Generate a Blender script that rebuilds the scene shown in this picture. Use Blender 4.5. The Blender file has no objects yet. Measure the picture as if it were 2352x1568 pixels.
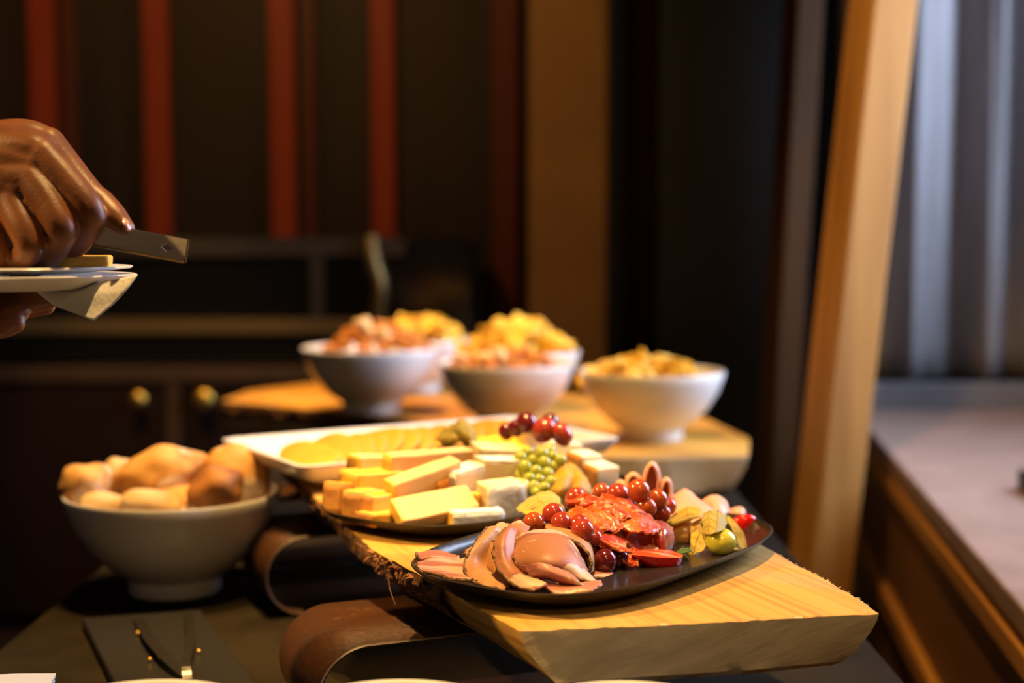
import bpy, bmesh, math, random
from mathutils import Vector, Matrix, noise
random.seed(7)
C = bpy.context.scene.collection
scene = bpy.context.scene
PI = math.pi

# ------------------------------------------------------------------ camera, world, lights, exposure
CAM_Z, PITCH, FPX = 1.2, math.radians(4.27), 50 / 36 * 2352
cam = bpy.data.cameras.new('camera'); cam.lens = 50; cam.sensor_width = 36; cam.clip_start = .05
cam.dof.use_dof = True; cam.dof.focus_distance = 1.215; cam.dof.aperture_fstop = 2.7; cam.dof.aperture_blades = 9
cob = bpy.data.objects.new('camera', cam); C.objects.link(cob)
cob.location = (0, 0, CAM_Z); cob.rotation_euler = (PI / 2 - PITCH, 0, 0); scene.camera = cob

w = bpy.data.worlds.new('world'); scene.world = w; w.use_nodes = True
w.node_tree.nodes['Background'].inputs[0].default_value = (.55, .65, .9, 1)
w.node_tree.nodes['Background'].inputs[1].default_value = .015

def spot(name, loc, target, power, size, col, angle=70, blend=.6):
    l = bpy.data.lights.new(name, 'SPOT'); l.energy = power; l.shadow_soft_size = size; l.color = col
    l.spot_size = math.radians(angle); l.spot_blend = blend
    o = bpy.data.objects.new(name, l); C.objects.link(o); o.location = loc
    o.rotation_euler = (Vector(target) - Vector(loc)).to_track_quat('-Z', 'Y').to_euler(); return o
def area(name, loc, target, power, sx, sy, col):
    l = bpy.data.lights.new(name, 'AREA'); l.shape = 'RECTANGLE'; l.size = sx; l.size_y = sy; l.energy = power; l.color = col
    o = bpy.data.objects.new(name, l); C.objects.link(o); o.location = loc
    o.rotation_euler = (Vector(target) - Vector(loc)).to_track_quat('-Z', 'Y').to_euler(); return o
WARM, WARM2, DAY = (1, .59, .20), (1, .68, .32), (.60, .74, 1)
spot('warm_spot', (.00, 1.20, 2.74), (.06, 1.27, .9), 215, .03, WARM, 40)
spot('warm_spot', (-.22, 1.62, 2.74), (-.16, 1.72, .9), 205, .03, WARM, 34)
spot('warm_spot', (-.35, 2.75, 2.74), (-.22, 2.95, .85), 270, .035, WARM, 44)
spot('warm_spot', (-2.1, 1.0, 2.60), (-.44, 1.10, 1.20), 330, .035, WARM, 19, .7)
spot('warm_spot', (-.95, .35, 2.74), (-.46, 1.14, .8), 190, .035, WARM, 10.5)  # narrow spot added to brighten the napkin stack
spot('warm_spot', (-.50, 1.80, 2.74), (-.43, 1.76, .9), 130, .035, WARM, 26)
spot('warm_spot', (.15, 1.3, 2.74), (.85, 2.6, .7), 125, .05, WARM, 56)
spot('warm_spot', (-.62, 3.15, 2.74), (-.50, 3.3, .82), 120, .035, WARM, 24)  # extra spot added to brighten the left of the back board
spot('warm_spot', (-.95, 3.0, 2.74), (-1.0, 4.2, .68), 120, .04, WARM, 26)  # spot added to make the sideboard knobs shine
spot('warm_spot', (-.9, 3.2, 2.74), (-.8, 5.0, 1.1), 60, .06, WARM, 100)
spot('front_fill', (.35, -.05, 2.74), (.16, 1.20, .90), 66, .22, WARM2, 24, .9)  # soft fill added for the board end and the fronts of the food
area('window_daylight', (1.70, 2.55, 1.75), (.0, 2.40, .95), 44, 1.4, 1.3, DAY).data.spread = math.radians(95)
area('window_daylight', (1.70, 3.40, 1.85), (.9, 3.72, 1.7), 11, .25, 1.3, DAY).data.spread = math.radians(100)  # extra narrow area added to graze the curtain folds
area('camera_side_fill', (.9, -1.6, 2.70), (.5, 1.2, .8), 7, 1.2, .6, WARM2)  # unseen fill added behind the camera for surfaces facing it
scene.view_settings.view_transform = 'Standard'; scene.view_settings.look = 'None'
scene.view_settings.gamma = 1; scene.view_settings.use_curve_mapping = False
scene.view_settings.exposure = 0.0

# ------------------------------------------------------------------ helpers
FW = Vector((0, math.cos(PITCH), -math.sin(PITCH))); UP = Vector((0, math.sin(PITCH), math.cos(PITCH)))
def ray(px, py): return FW + Vector((1, 0, 0)) * ((px - 1176) / FPX) - UP * ((py - 784) / FPX)
def Q(px, py, D):                       # the place seen at a pixel, D metres into the room
    d = ray(px, py); return Vector((0, 0, CAM_Z)) + d * (D / d.y)
def PZ(px, py, z):                      # the place seen at a pixel on the level z
    d = ray(px, py); return Vector((0, 0, CAM_Z)) + d * ((z - CAM_Z) / d.z)
SLAB_Z, TABLE_Z, SLAB2_Z, DISH = .90, .755, .825, .909

def tag(o, label=None, cat=None, group=None, kind=None):
    if label: o['label'] = label
    if cat: o['category'] = cat
    if group: o['group'] = group
    if kind: o['kind'] = kind
    return o
def thing(name, label, cat, loc, group=None):
    o = bpy.data.objects.new(name, None); C.objects.link(o); o.location = loc; o.empty_display_size = .02
    return tag(o, label, cat, group)
def mesh(name, V, F, m, parent=None, smooth=True, angle=40, mods=()):
    V = [Vector(v) for v in V]
    if parent is not None:
        org = Vector((0, 0, 0)); pl = Vector(parent.location); q = parent.parent
        while q is not None: pl += Vector(q.location); q = q.parent
        V = [v - pl for v in V]
        c = Vector((0, 0, 0))
        for v in V: c += v
        org = c / max(1, len(V))
    else:
        c = Vector((0, 0, 0))
        for v in V: c += v
        org = c / len(V); org.z = min(v.z for v in V)
    me = bpy.data.meshes.new(name); me.from_pydata([tuple(v - org) for v in V], [], F); me.validate()
    bm = bmesh.new(); bm.from_mesh(me); bmesh.ops.recalc_face_normals(bm, faces=bm.faces); bm.to_mesh(me); bm.free()
    if smooth:
        me.shade_smooth()
        if angle < 180: me.set_sharp_from_angle(angle=math.radians(angle))
    me.materials.append(m)
    o = bpy.data.objects.new(name, me); C.objects.link(o); o.location = org
    if parent is not None: o.parent = parent
    return o
def solid(o, t, off=0):
    s = o.modifiers.new('thick', 'SOLIDIFY'); s.thickness = t; s.offset = off; return o
def bevel(o, wd, seg=2):
    s = o.modifiers.new('bevel', 'BEVEL'); s.width = wd; s.segments = seg; s.limit_method = 'ANGLE'; return o

class B:                                # collects simple shapes
    def __init__(s): s.V, s.F = [], []
    def add(s, V, F):
        n = len(s.V); s.V += [Vector(v) for v in V]; s.F += [tuple(i + n for i in f) for f in F]; return s
    def box(s, x0, x1, y0, y1, z0, z1, M=None):
        V = [Vector((x, y, z)) for z in (z0, z1) for y in (y0, y1) for x in (x0, x1)]
        if M is not None: V = [M @ v for v in V]
        return s.add(V, [(0, 2, 3, 1), (4, 5, 7, 6), (0, 1, 5, 4), (2, 6, 7, 3), (0, 4, 6, 2), (1, 3, 7, 5)])
    def tube(s, P, R, n=8):
        P = [Vector(p) for p in P]; R = R if isinstance(R, (list, tuple)) else [R] * len(P)
        V, F = [], []; ref = None
        for i, p in enumerate(P):
            t = (P[min(i + 1, len(P) - 1)] - P[max(i - 1, 0)]).normalized()
            if ref is None:
                ref = t.cross(Vector((0, 0, 1)))
                if ref.length < .1: ref = t.cross(Vector((1, 0, 0)))
            a = (ref - t * ref.dot(t)).normalized(); ref = a; b = t.cross(a)
            for k in range(n):
                q = 2 * PI * k / n; V.append(p + (a * math.cos(q) + b * math.sin(q)) * R[i])
        for i in range(len(P) - 1):
            for k in range(n): F.append((i * n + k, i * n + (k + 1) % n, (i + 1) * n + (k + 1) % n, (i + 1) * n + k))
        F.append(tuple(range(n))); F.append(tuple(range(len(V) - n, len(V))))
        return s.add(V, F)
    def lathe(s, prof, c=(0, 0, 0), n=48):
        c = Vector(c); V, F = [], []
        for r, z in prof:
            for k in range(n): V.append(c + Vector((r * math.cos(2 * PI * k / n), r * math.sin(2 * PI * k / n), z)))
        for i in range(len(prof) - 1):
            for k in range(n): F.append((i * n + k, i * n + (k + 1) % n, (i + 1) * n + (k + 1) % n, (i + 1) * n + k))
        F.append(tuple(range(n))); F.append(tuple(range(len(V) - n, len(V))))
        return s.add(V, F)
    def ball(s, c, r, nu=16, nv=10, M=None, amp=0, freq=1, seed=0):
        V, F = [], []; c = Vector(c); r = Vector(r if hasattr(r, '__len__') else (r, r, r))
        for j in range(nv + 1):
            th = PI * j / nv
            for i in range(nu):
                a = 2 * PI * i / nu; d = Vector((math.sin(th) * math.cos(a), math.sin(th) * math.sin(a), math.cos(th)))
                k = 1 + (amp * noise.noise(d * freq + Vector((seed * 3.7, seed, 1))) if amp else 0)
                v = Vector((d.x * r.x, d.y * r.y, d.z * r.z)) * k
                V.append(c + (M @ v if M is not None else v))
        for j in range(nv):
            for i in range(nu): F.append((j * nu + i, j * nu + (i + 1) % nu, (j + 1) * nu + (i + 1) % nu, (j + 1) * nu + i))
        return s.add(V, F)
    def build(s, name, m, parent=None, **k): 
        o = mesh(name, s.V, s.F, m, parent, **k)
        return o

def spline(P, n):                       # smooth curve through points
    P = [Vector(p) for p in P]; out = []
    L = len(P) - 1
    for i in range(n):
        t = L * i / (n - 1); k = min(int(t), L - 1); f = t - k
        a, b, c, d = P[max(k - 1, 0)], P[k], P[k + 1], P[min(k + 2, L)]
        if k == 0: a = b * 2 - c
        if k == L - 1: d = c * 2 - b
        out.append(.5 * ((2 * b) + (c - a) * f + (2 * a - 5 * b + 4 * c - d) * f * f + (3 * b - a - 3 * c + d) * f ** 3))
    return out
def patch_grid(rows, nu, nv, rag=0, wob=0, seed=0):
    R = [spline(r, nu) for r in rows]
    G = [spline([R[j][i] for j in range(len(R))], nv) for i in range(nu)]
    G = [[G[i][j] for i in range(nu)] for j in range(nv)]
    for j in range(nv):
        for i in range(nu):
            p = G[j][i]
            if wob: p += noise.noise_vector(p * 55 + Vector((seed, 0, 0))) * wob
            if rag and (i in (0, nu - 1) or j in (0, nv - 1)): p += noise.noise_vector(p * 260 + Vector((0, seed, 0))) * rag
    return G
def patch(name, rows, m, parent=None, nu=22, nv=18, t=.0016, dD=0, rag=.0012, wob=.0010, seed=0, px=True):
    rows = [[Q(a[0], a[1], a[2] + dD) if px else Vector(a) for a in r] for r in rows]
    G = patch_grid(rows, nu, nv, rag, wob, seed)
    V = [p for r in G for p in r]
    F = [(j * nu + i, j * nu + i + 1, (j + 1) * nu + i + 1, (j + 1) * nu + i) for j in range(nv - 1) for i in range(nu - 1)]
    o = mesh(name, V, F, m, parent, angle=180); solid(o, t)
    return o, G
def edge_of(G, which):
    return {'top': G[0], 'bot': G[-1], 'left': [r[0] for r in G], 'right': [r[-1] for r in G]}[which]

# ------------------------------------------------------------------ materials
def rgb(r, g, b):
    f = lambda c: (c / 255 / 12.92) if c <= 10 else ((c / 255 + .055) / 1.055) ** 2.4
    return (f(r), f(g), f(b), 1)
def mat(name, col, rough=.5, metal=0, spec=.5, col2=None, scale=20, detail=4, lo=.4, hi=.6, bump=0, bscale=None, sss=0, coat=0,
        stretch=(1, 1, 1), rot=(0, 0, 0), tex='noise', col3=None, lo3=.6, hi3=.7, scale3=60, sr=(1, .4, .2), aniso=0, trans=0):
    m = bpy.data.materials.new(name); m.use_nodes = True; N = m.node_tree.nodes; L = m.node_tree.links
    b = N['Principled BSDF']; b.inputs['Base Color'].default_value = col; b.inputs['Roughness'].default_value = rough
    b.inputs['Metallic'].default_value = metal; b.inputs['Specular IOR Level'].default_value = spec
    b.inputs['Coat Weight'].default_value = coat; b.inputs['Coat Roughness'].default_value = .12
    if sss:
        b.inputs['Subsurface Weight'].default_value = sss; b.inputs['Subsurface Radius'].default_value = sr; b.inputs['Subsurface Scale'].default_value = .006
    tc = N.new('ShaderNodeTexCoord'); mp = N.new('ShaderNodeMapping'); L.new(tc.outputs['Object'], mp.inputs[0])
    mp.vector_type = 'TEXTURE'; mp.inputs['Scale'].default_value = tuple(1 / q for q in stretch); mp.inputs['Rotation'].default_value = tuple(-q for q in rot)
    def tx(sc, kind):
        if kind == 'voronoi':
            t = N.new('ShaderNodeTexVoronoi'); t.inputs['Scale'].default_value = sc; o = t.outputs['Distance']
        elif kind == 'wave':
            t = N.new('ShaderNodeTexWave'); t.inputs['Scale'].default_value = sc; t.inputs['Distortion'].default_value = 6; t.inputs['Detail'].default_value = 3; o = t.outputs['Fac']
        else:
            t = N.new('ShaderNodeTexNoise'); t.inputs['Scale'].default_value = sc; t.inputs['Detail'].default_value = detail; o = t.outputs['Fac']
        L.new(mp.outputs[0], t.inputs['Vector']); return o
    src = None
    def mix(a, bcol, fac):
        mx = N.new('ShaderNodeMix'); mx.data_type = 'RGBA'; L.new(fac, mx.inputs['Factor'])
        if isinstance(a, tuple): mx.inputs[6].default_value = a
        else: L.new(a, mx.inputs[6])
        mx.inputs[7].default_value = bcol; return mx.outputs[2]
    def ramp(o, lo_, hi_):
        r = N.new('ShaderNodeMapRange'); L.new(o, r.inputs[0]); r.inputs[1].default_value = lo_; r.inputs[2].default_value = hi_; return r.outputs[0]
    out = col
    if col2: out = mix(out, col2, ramp(tx(scale, tex), lo, hi))
    if col3: out = mix(out, col3, ramp(tx(scale3, 'noise'), lo3, hi3))
    if not isinstance(out, tuple): L.new(out, b.inputs['Base Color'])
    if bump:
        bp = N.new('ShaderNodeBump'); bp.inputs['Strength'].default_value = bump; bp.inputs['Distance'].default_value = .004
        L.new(tx(bscale or scale, 'noise' if tex != 'voronoi' else 'voronoi'), bp.inputs['Height']); L.new(bp.outputs[0], b.inputs['Normal'])
    if trans:
        tl = N.new('ShaderNodeBsdfTranslucent'); ms = N.new('ShaderNodeMixShader'); ms.inputs[0].default_value = trans
        if isinstance(out, tuple): tl.inputs[0].default_value = out
        else: L.new(out, tl.inputs[0])
        L.new(b.outputs[0], ms.inputs[1]); L.new(tl.outputs[0], ms.inputs[2])
        L.new(ms.outputs[0], N['Material Output'].inputs[0])
    return m

M = {}
AX = math.atan2(.93, -.37)              # direction the near board runs in
M['wood'] = mat('board_wood', (.60, .33, .065, 1), .55, col2=(.38, .18, .028, 1), scale=75, detail=9, lo=.46, hi=.68, stretch=(.03, 1.6, 1.6), rot=(0, 0, -AX), bump=.25, bscale=40,
                col3=(.64, .39, .12, 1), lo3=.52, hi3=.75, scale3=4)
M['endgrain'] = mat('board_end_grain', (.62, .48, .28, 1), .8, col2=(.46, .345, .19, 1), scale=20, detail=8, lo=.4, hi=.62, stretch=(.35, 1, 2.0), rot=(0, .35, 0), bump=.25, bscale=90,
                    col3=(.50, .44, .34, 1), lo3=.55, hi3=.7, scale3=10)
M['wood_dark'] = mat('back_board_wood', (.60, .29, .035, 1), .6, col2=(.44, .19, .02, 1), scale=8, detail=6, lo=.35, hi=.65, stretch=(.15, 1.4, 1), rot=(0, 0, -AX), bump=.2)
M['bark'] = mat('bark', (.16, .06, .02, 1), .9, col2=(.02, .009, .004, 1), scale=70, detail=6, lo=.4, hi=.6, bump=1, bscale=160, col3=(.34, .13, .035, 1), lo3=.55, hi3=.7, scale3=50)
M['fibre'] = mat('bark_fibre', (.35, .15, .05, 1), .9)
M['splinter'] = mat('pale_splinter', (.62, .52, .40, 1), .9)
M['rust'] = mat('rusted_steel', (.060, .019, .0045, 1), .55, spec=.25, metal=.1, col2=(.04, .017, .009, 1), scale=16, detail=8, lo=.35, hi=.65, bump=.25, bscale=120, col3=(.10, .040, .014, 1), lo3=.62, hi3=.75, scale3=90)
M['rust_edge'] = mat('bare_steel_edge', (.45, .34, .24, 1), .35, metal=.9)
M['slate'] = mat('dark_stoneware', (.013, .009, .0075, 1), .34, spec=.5, col2=(.022, .015, .011, 1), scale=40, bump=.08, bscale=160, coat=.25)
M['white'] = mat('white_ceramic', (.80, .77, .74, 1), .22, spec=.5, coat=.2)
M['white_matt'] = mat('paper_napkin', (.80, .79, .78, 1), .9, bump=.15, bscale=300)
M['table'] = mat('dark_table_top', (.023, .0172, .0105, 1), .7, spec=.04, col2=(.013, .0095, .006, 1), scale=6, bump=.03, bscale=200)
M['black'] = mat('black_matt', (.012, .011, .011, 1), .4)
M['blackgloss'] = mat('black_gloss', (.006, .005, .004, 1), .12)
M['slice_edge_shade'] = mat('slice_edge_shade', (.42, .24, .04, 1), .6, col2=(.60, .34, .05, 1), scale=60)  # darker rim colour stands for the shade between overlapping slices
M['cheese_a'] = mat('semi_hard_cheese', (.80, .525, .205, 1), .5, col2=(.84, .59, .26, 1), scale=30, lo=.35, hi=.65, sss=.25, sr=(1, .6, .25), bump=.12, bscale=180, col3=(.52, .32, .10, 1), lo3=.72, hi3=.78, scale3=110)
M['cheese_b'] = mat('deep_yellow_cheese', (.84, .46, .055, 1), .5, col2=(.86, .52, .09, 1), scale=40, lo=.35, hi=.65, sss=.25, sr=(1, .6, .2), bump=.1, bscale=150)
M['cheese_o'] = mat('orange_rind', (.50, .20, .035, 1), .55, col2=(.62, .28, .06, 1), scale=50, bump=.15, bscale=120)
M['cheese_w'] = mat('soft_cheese_paste', (.80, .66, .38, 1), .4, col2=(.84, .74, .50, 1), scale=25, sss=.3, sr=(1, .8, .4), bump=.1)
M['rind_w'] = mat('white_bloomy_rind', (.80, .76, .70, 1), .85, col2=(.70, .68, .66, 1), scale=70, lo=.4, hi=.7, bump=.6, bscale=130)
M['cheese_blue'] = mat('pale_blue_veined_cheese', (.76, .73, .60, 1), .5, col2=(.62, .66, .60, 1), scale=35, lo=.5, hi=.7, sss=.2, bump=.2)
M['cheese_y'] = mat('bright_yellow_cheese', (.85, .50, .02, 1), .42, col2=(.88, .56, .05, 1), scale=30, sss=.2, sr=(1, .6, .1), bump=.1)
M['slice_y'] = mat('yellow_slice', (.74, .275, .003, 1), .65, col2=(.78, .32, .006, 1), scale=30, sss=.15, sr=(1, .6, .1), bump=.12)
M['grape_r'] = mat('red_grape_skin', (.30, .018, .020, 1), .14, col2=(.44, .075, .03, 1), scale=55, lo=.4, hi=.62, sss=.35, sr=(1, .25, .15), coat=.4, col3=(.30, .12, .14, 1), lo3=.58, hi3=.9, scale3=90)
M['grape_a'] = mat('amber_red_grape_skin', (.50, .12, .025, 1), .14, col2=(.32, .03, .02, 1), scale=50, lo=.42, hi=.62, sss=.4, sr=(1, .35, .15), coat=.4)
M['grape_d'] = mat('dark_purple_grape_skin', (.10, .008, .016, 1), .16, col2=(.17, .014, .018, 1), scale=55, sss=.25, sr=(1, .2, .2), coat=.3)
M['grape_g'] = mat('green_grape_skin', (.26, .30, .025, 1), .25, col2=(.38, .39, .06, 1), scale=60, sss=.4, sr=(.8, 1, .3))
M['stem'] = mat('grape_stem', (.10, .055, .02, 1), .8, col2=(.17, .11, .035, 1), scale=90)
M['ham'] = mat('smoked_ham', (.50, .205, .095, 1), .46, col2=(.37, .125, .085, 1), scale=34, detail=5, lo=.46, hi=.58, stretch=(.6, 1, 1.4), sss=.12, sr=(1, .4, .25), bump=.2, bscale=120, col3=(.72, .50, .33, 1), lo3=.56, hi3=.575, scale3=24)
M['ham_p'] = mat('pink_ham', (.48, .175, .12, 1), .42, col2=(.54, .25, .17, 1), scale=40, detail=6, lo=.42, hi=.6, sss=.12, sr=(1, .4, .25), bump=.2, bscale=140, col3=(.68, .46, .33, 1), lo3=.53, hi3=.56, scale3=34)
M['ham_t'] = mat('tan_ham', (.52, .235, .08, 1), .44, col2=(.60, .33, .14, 1), scale=45, detail=6, lo=.4, hi=.6, stretch=(1, .5, .5), sss=.12, sr=(1, .45, .2), bump=.2, bscale=140)
M['bacon'] = mat('streaky_bacon', (.50, .18, .13, 1), .40, col2=(.72, .48, .35, 1), scale=26, detail=3, lo=.5, hi=.56, stretch=(.3, 2.2, 2.2), rot=(0, 0, .3), sss=.12, bump=.15)
M['ham_s'] = mat('soft_cooked_ham', (.66, .32, .21, 1), .45, col2=(.72, .42, .29, 1), scale=22, lo=.4, hi=.65, sss=.15, sr=(1, .5, .35), bump=.12, bscale=120, col3=(.56, .22, .16, 1), lo3=.58, hi3=.72, scale3=22)
M['pepper'] = mat('peppered_rind', (.12, .05, .018, 1), .7, col2=(.40, .20, .07, 1), scale=200, lo=.4, hi=.6, bump=.8, bscale=260)
M['salami'] = mat('paprika_salami', (.42, .030, .006, 1), .38, col2=(.58, .085, .012, 1), scale=75, detail=5, lo=.45, hi=.6, coat=.15, sss=.15, sr=(1, .3, .1), bump=.28, bscale=170, col3=(.74, .30, .16, 1), lo3=.56, hi3=.61, scale3=110)
M['salami_f'] = mat('orange_fat_salami', (.60, .125, .014, 1), .34, col2=(.46, .045, .010, 1), scale=60, detail=6, lo=.45, hi=.58, coat=.2, sss=.15, sr=(1, .4, .1), bump=.5, bscale=170, col3=(.76, .36, .16, 1), lo3=.6, hi3=.68, scale3=120)
M['salami_d'] = mat('wine_red_salami', (.34, .055, .045, 1), .3, col2=(.46, .12, .09, 1), scale=60, lo=.45, hi=.62, coat=.3, sss=.2, bump=.4, bscale=120, col3=(.64, .34, .28, 1), lo3=.57, hi3=.62, scale3=100)
M['straw'] = mat('strawberry_skin', (.74, .012, .008, 1), .2, col2=(.22, .015, .006, 1), tex='voronoi', scale=300, lo=.27, hi=.17, coat=.4, sss=.2, bump=.12, bscale=300)
M['straw_cut'] = mat('strawberry_flesh', (.78, .075, .015, 1), .3, col2=(.84, .34, .16, 1), scale=60, lo=.5, hi=.62, stretch=(.25, 2, 1), coat=.3, sss=.3, sr=(1, .3, .2), bump=.2)
M['leaf_g'] = mat('green_calyx', (.06, .13, .03, 1), .6, col2=(.12, .20, .05, 1), scale=90)
M['husk'] = mat('dry_yellow_husk', (.68, .47, .05, 1), .6, col2=(.58, .44, .10, 1), scale=40, lo=.4, hi=.6, bump=.35, bscale=150, trans=.3)
M['husk_g'] = mat('dry_greenish_husk', (.54, .47, .15, 1), .6, col2=(.58, .46, .10, 1), scale=40, lo=.4, hi=.6, bump=.35, bscale=150, trans=.3)
M['husk_o'] = mat('dry_olive_husk', (.26, .22, .05, 1), .6, col2=(.40, .30, .05, 1), scale=40, lo=.4, hi=.6, bump=.4, bscale=120, trans=.25)
M['husk_a'] = mat('dry_amber_husk', (.76, .40, .02, 1), .55, col2=(.62, .37, .07, 1), scale=30, lo=.4, hi=.6, bump=.4, bscale=120, trans=.3)
M['vein'] = mat('husk_vein', (.34, .24, .04, 1), .8)
M['fruit_g'] = mat('green_husk_fruit', (.62, .60, .04, 1), .2, col2=(.70, .64, .08, 1), scale=45, coat=.4, sss=.4, sr=(.8, .9, .2))
M['fruit_o'] = mat('orange_husk_fruit', (.78, .33, .08, 1), .22, col2=(.82, .40, .11, 1), scale=40, coat=.3, sss=.4, sr=(1, .5, .2))
M['bread'] = mat('bread_crust', (.64, .33, .085, 1), .75, col2=(.34, .12, .02, 1), scale=18, detail=4, lo=.44, hi=.64, bump=.2, bscale=60, col3=(.78, .64, .46, 1), lo3=.53, hi3=.61, scale3=14)
M['bread_d'] = mat('dark_bread_crust', (.36, .14, .025, 1), .7, col2=(.14, .045, .01, 1), scale=18, detail=4, lo=.42, hi=.62, bump=.4, bscale=60)
M['bread_p'] = mat('pale_bread_crust', (.62, .42, .19, 1), .8, col2=(.46, .24, .07, 1), scale=16, lo=.45, hi=.7, bump=.4, bscale=60)
M['chip'] = mat('potato_chip', (.82, .47, .02, 1), .6, col2=(.84, .56, .10, 1), scale=60, bump=.3)
M['nut'] = mat('toasted_snack', (.62, .22, .012, 1), .65, col2=(.36, .10, .006, 1), scale=70, bump=.3)
M['nut_p'] = mat('pale_snack', (.80, .52, .22, 1), .6, col2=(.74, .43, .14, 1), scale=70, bump=.3)
M['skin'] = mat('brown_skin', (.23, .078, .026, 1), .42, col2=(.16, .052, .019, 1), scale=38, detail=5, lo=.4, hi=.65, bump=.10, bscale=520, sss=.12, sr=(1, .35, .2))
M['nail'] = mat('fingernail', (.56, .29, .23, 1), .25, coat=.3, sss=.3)
M['sleeve'] = mat('dark_sleeve', (.015, .014, .018, 1), .9, bump=.2, bscale=400)
M['steel'] = mat('brushed_steel', (.60, .54, .51, 1), .5, metal=.25, col2=(.50, .45, .43, 1), scale=30, stretch=(.1, 1, 4), lo=.3, hi=.7, bump=.06, bscale=90)
M['brass'] = mat('brass', (.80, .50, .09, 1), .42, metal=1)
M['brass_dull'] = mat('dull_brass', (.30, .19, .07, 1), .4, metal=.8)
M['panel'] = mat('dark_panelling', (.026, .0125, .0045, 1), .6, spec=.25, col2=(.018, .009, .0035, 1), scale=4, stretch=(2, 1, .2))
M['batten'] = mat('red_stained_batten', (.29, .036, .006, 1), .55, spec=.25, col2=(.22, .025, .004, 1), scale=6, stretch=(3, 1, .2))
M['batten_d'] = mat('dark_red_batten', (.085, .014, .004, 1), .55, spec=.25)
M['rail'] = mat('dark_brown_rail', (.026, .015, .006, 1), .55, col2=(.02, .011, .0045, 1), scale=6)
M['pillar'] = mat('tan_plaster', (.30, .15, .045, 1), .75, spec=.2, col2=(.25, .125, .04, 1), scale=3)
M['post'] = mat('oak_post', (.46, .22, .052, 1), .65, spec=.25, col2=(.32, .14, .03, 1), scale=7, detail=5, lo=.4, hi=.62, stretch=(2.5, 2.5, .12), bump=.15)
M['post_shade'] = mat('shaded_oak_post', (.050, .021, .006, 1), .8, spec=.1, col2=(.030, .013, .004, 1), scale=7, stretch=(2.5, 2.5, .15), bump=.15)  # shaded copy of the oak, the shadow is in its colour
M['cabinet'] = mat('dark_mahogany', (.016, .0052, .0026, 1), .6, spec=.15, col2=(.013, .005, .003, 1), scale=5, stretch=(3, 1, .3))
M['cabtrim'] = mat('brown_stained_trim', (.055, .025, .009, 1), .5, col2=(.04, .018, .006, 1), scale=6)
M['ledge'] = mat('pinkish_ledge_top', (.40, .25, .19, 1), .5, col2=(.34, .21, .155, 1), scale=9, bump=.06)
M['ledgewood'] = mat('brown_ledge_front', (.26, .105, .022, 1), .55, col2=(.21, .08, .017, 1), scale=5, stretch=(1, .2, 2))
M['ledgerail'] = mat('orange_oak_rail', (.60, .27, .05, 1), .5, col2=(.48, .20, .04, 1), scale=6, stretch=(1, .2, 2))
M['riser'] = mat('grey_sill', (.18, .17, .18, 1), .6)
M['curtain'] = mat('grey_curtain', (.34, .32, .33, 1), .85, col2=(.29, .27, .28, 1), scale=9, stretch=(3, 3, .3), bump=.1, bscale=90, trans=.15)
M['floor'] = mat('dark_floor', (.03, .02, .014, 1), .5, col2=(.022, .015, .01, 1), scale=5)
M['wallplain'] = mat('brown_wall', (.10, .06, .03, 1), .8)
M['ceil'] = mat('ceiling_paint', (.30, .25, .20, 1), .9)
M['glass'] = mat('window_glass', (.9, .95, 1, 1), .02)
M['glass'].node_tree.nodes['Principled BSDF'].inputs['Transmission Weight'].default_value = 1
M['framewhite'] = mat('window_frame_paint', (.5, .48, .46, 1), .5)
# ------------------------------------------------------------------ the room
def struct(name, b, m, parent=None, bev=0, **k):
    o = b.build(name, m, parent, smooth=False, **k)
    if parent is None: o['kind'] = 'structure'
    if bev: bevel(o, bev, 2)
    return o
struct('floor', B().box(-3.0, 1.9, -2.6, 5.2, -.1, 0), M['floor'])
struct('ceiling', B().box(-3.0, 1.9, -2.6, 5.2, 2.8, 2.9), M['ceil'])
struct('wall_back', B().box(-3.0, 1.9, 5.0, 5.1, 0, 2.8), M['panel'])
struct('wall_left', B().box(-3.1, -3.0, -2.6, 5.2, 0, 2.8), M['wallplain'])
struct('wall_front', B().box(-3.0, 1.9, -2.7, -2.6, 0, 2.8), M['wallplain'])
wr = B(); wr.box(1.75, 1.85, -2.6, 1.1, 0, 2.8); wr.box(1.75, 1.85, 3.5, 5.2, 0, 2.8); wr.box(1.75, 1.85, 1.1, 3.5, 0, 1.0); wr.box(1.75, 1.85, 1.1, 3.5, 2.5, 2.8)
struct('wall_right', wr, M['wallplain'])
wf = B(); wf.box(1.74, 1.84, 1.1, 1.16, 1.0, 2.5); wf.box(1.74, 1.84, 3.44, 3.5, 1.0, 2.5); wf.box(1.74, 1.84, 1.16, 3.44, 1.0, 1.06); wf.box(1.74, 1.84, 1.16, 3.44, 2.44, 2.5); wf.box(1.76, 1.82, 2.27, 2.33, 1.06, 2.44)
win = struct('window_1', wf, M['framewhite'])
struct('pane', B().box(1.785, 1.79, 1.16, 2.27, 1.06, 2.44), M['glass'], win)
struct('pane', B().box(1.785, 1.79, 2.33, 3.44, 1.06, 2.44), M['glass'], win)

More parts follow.
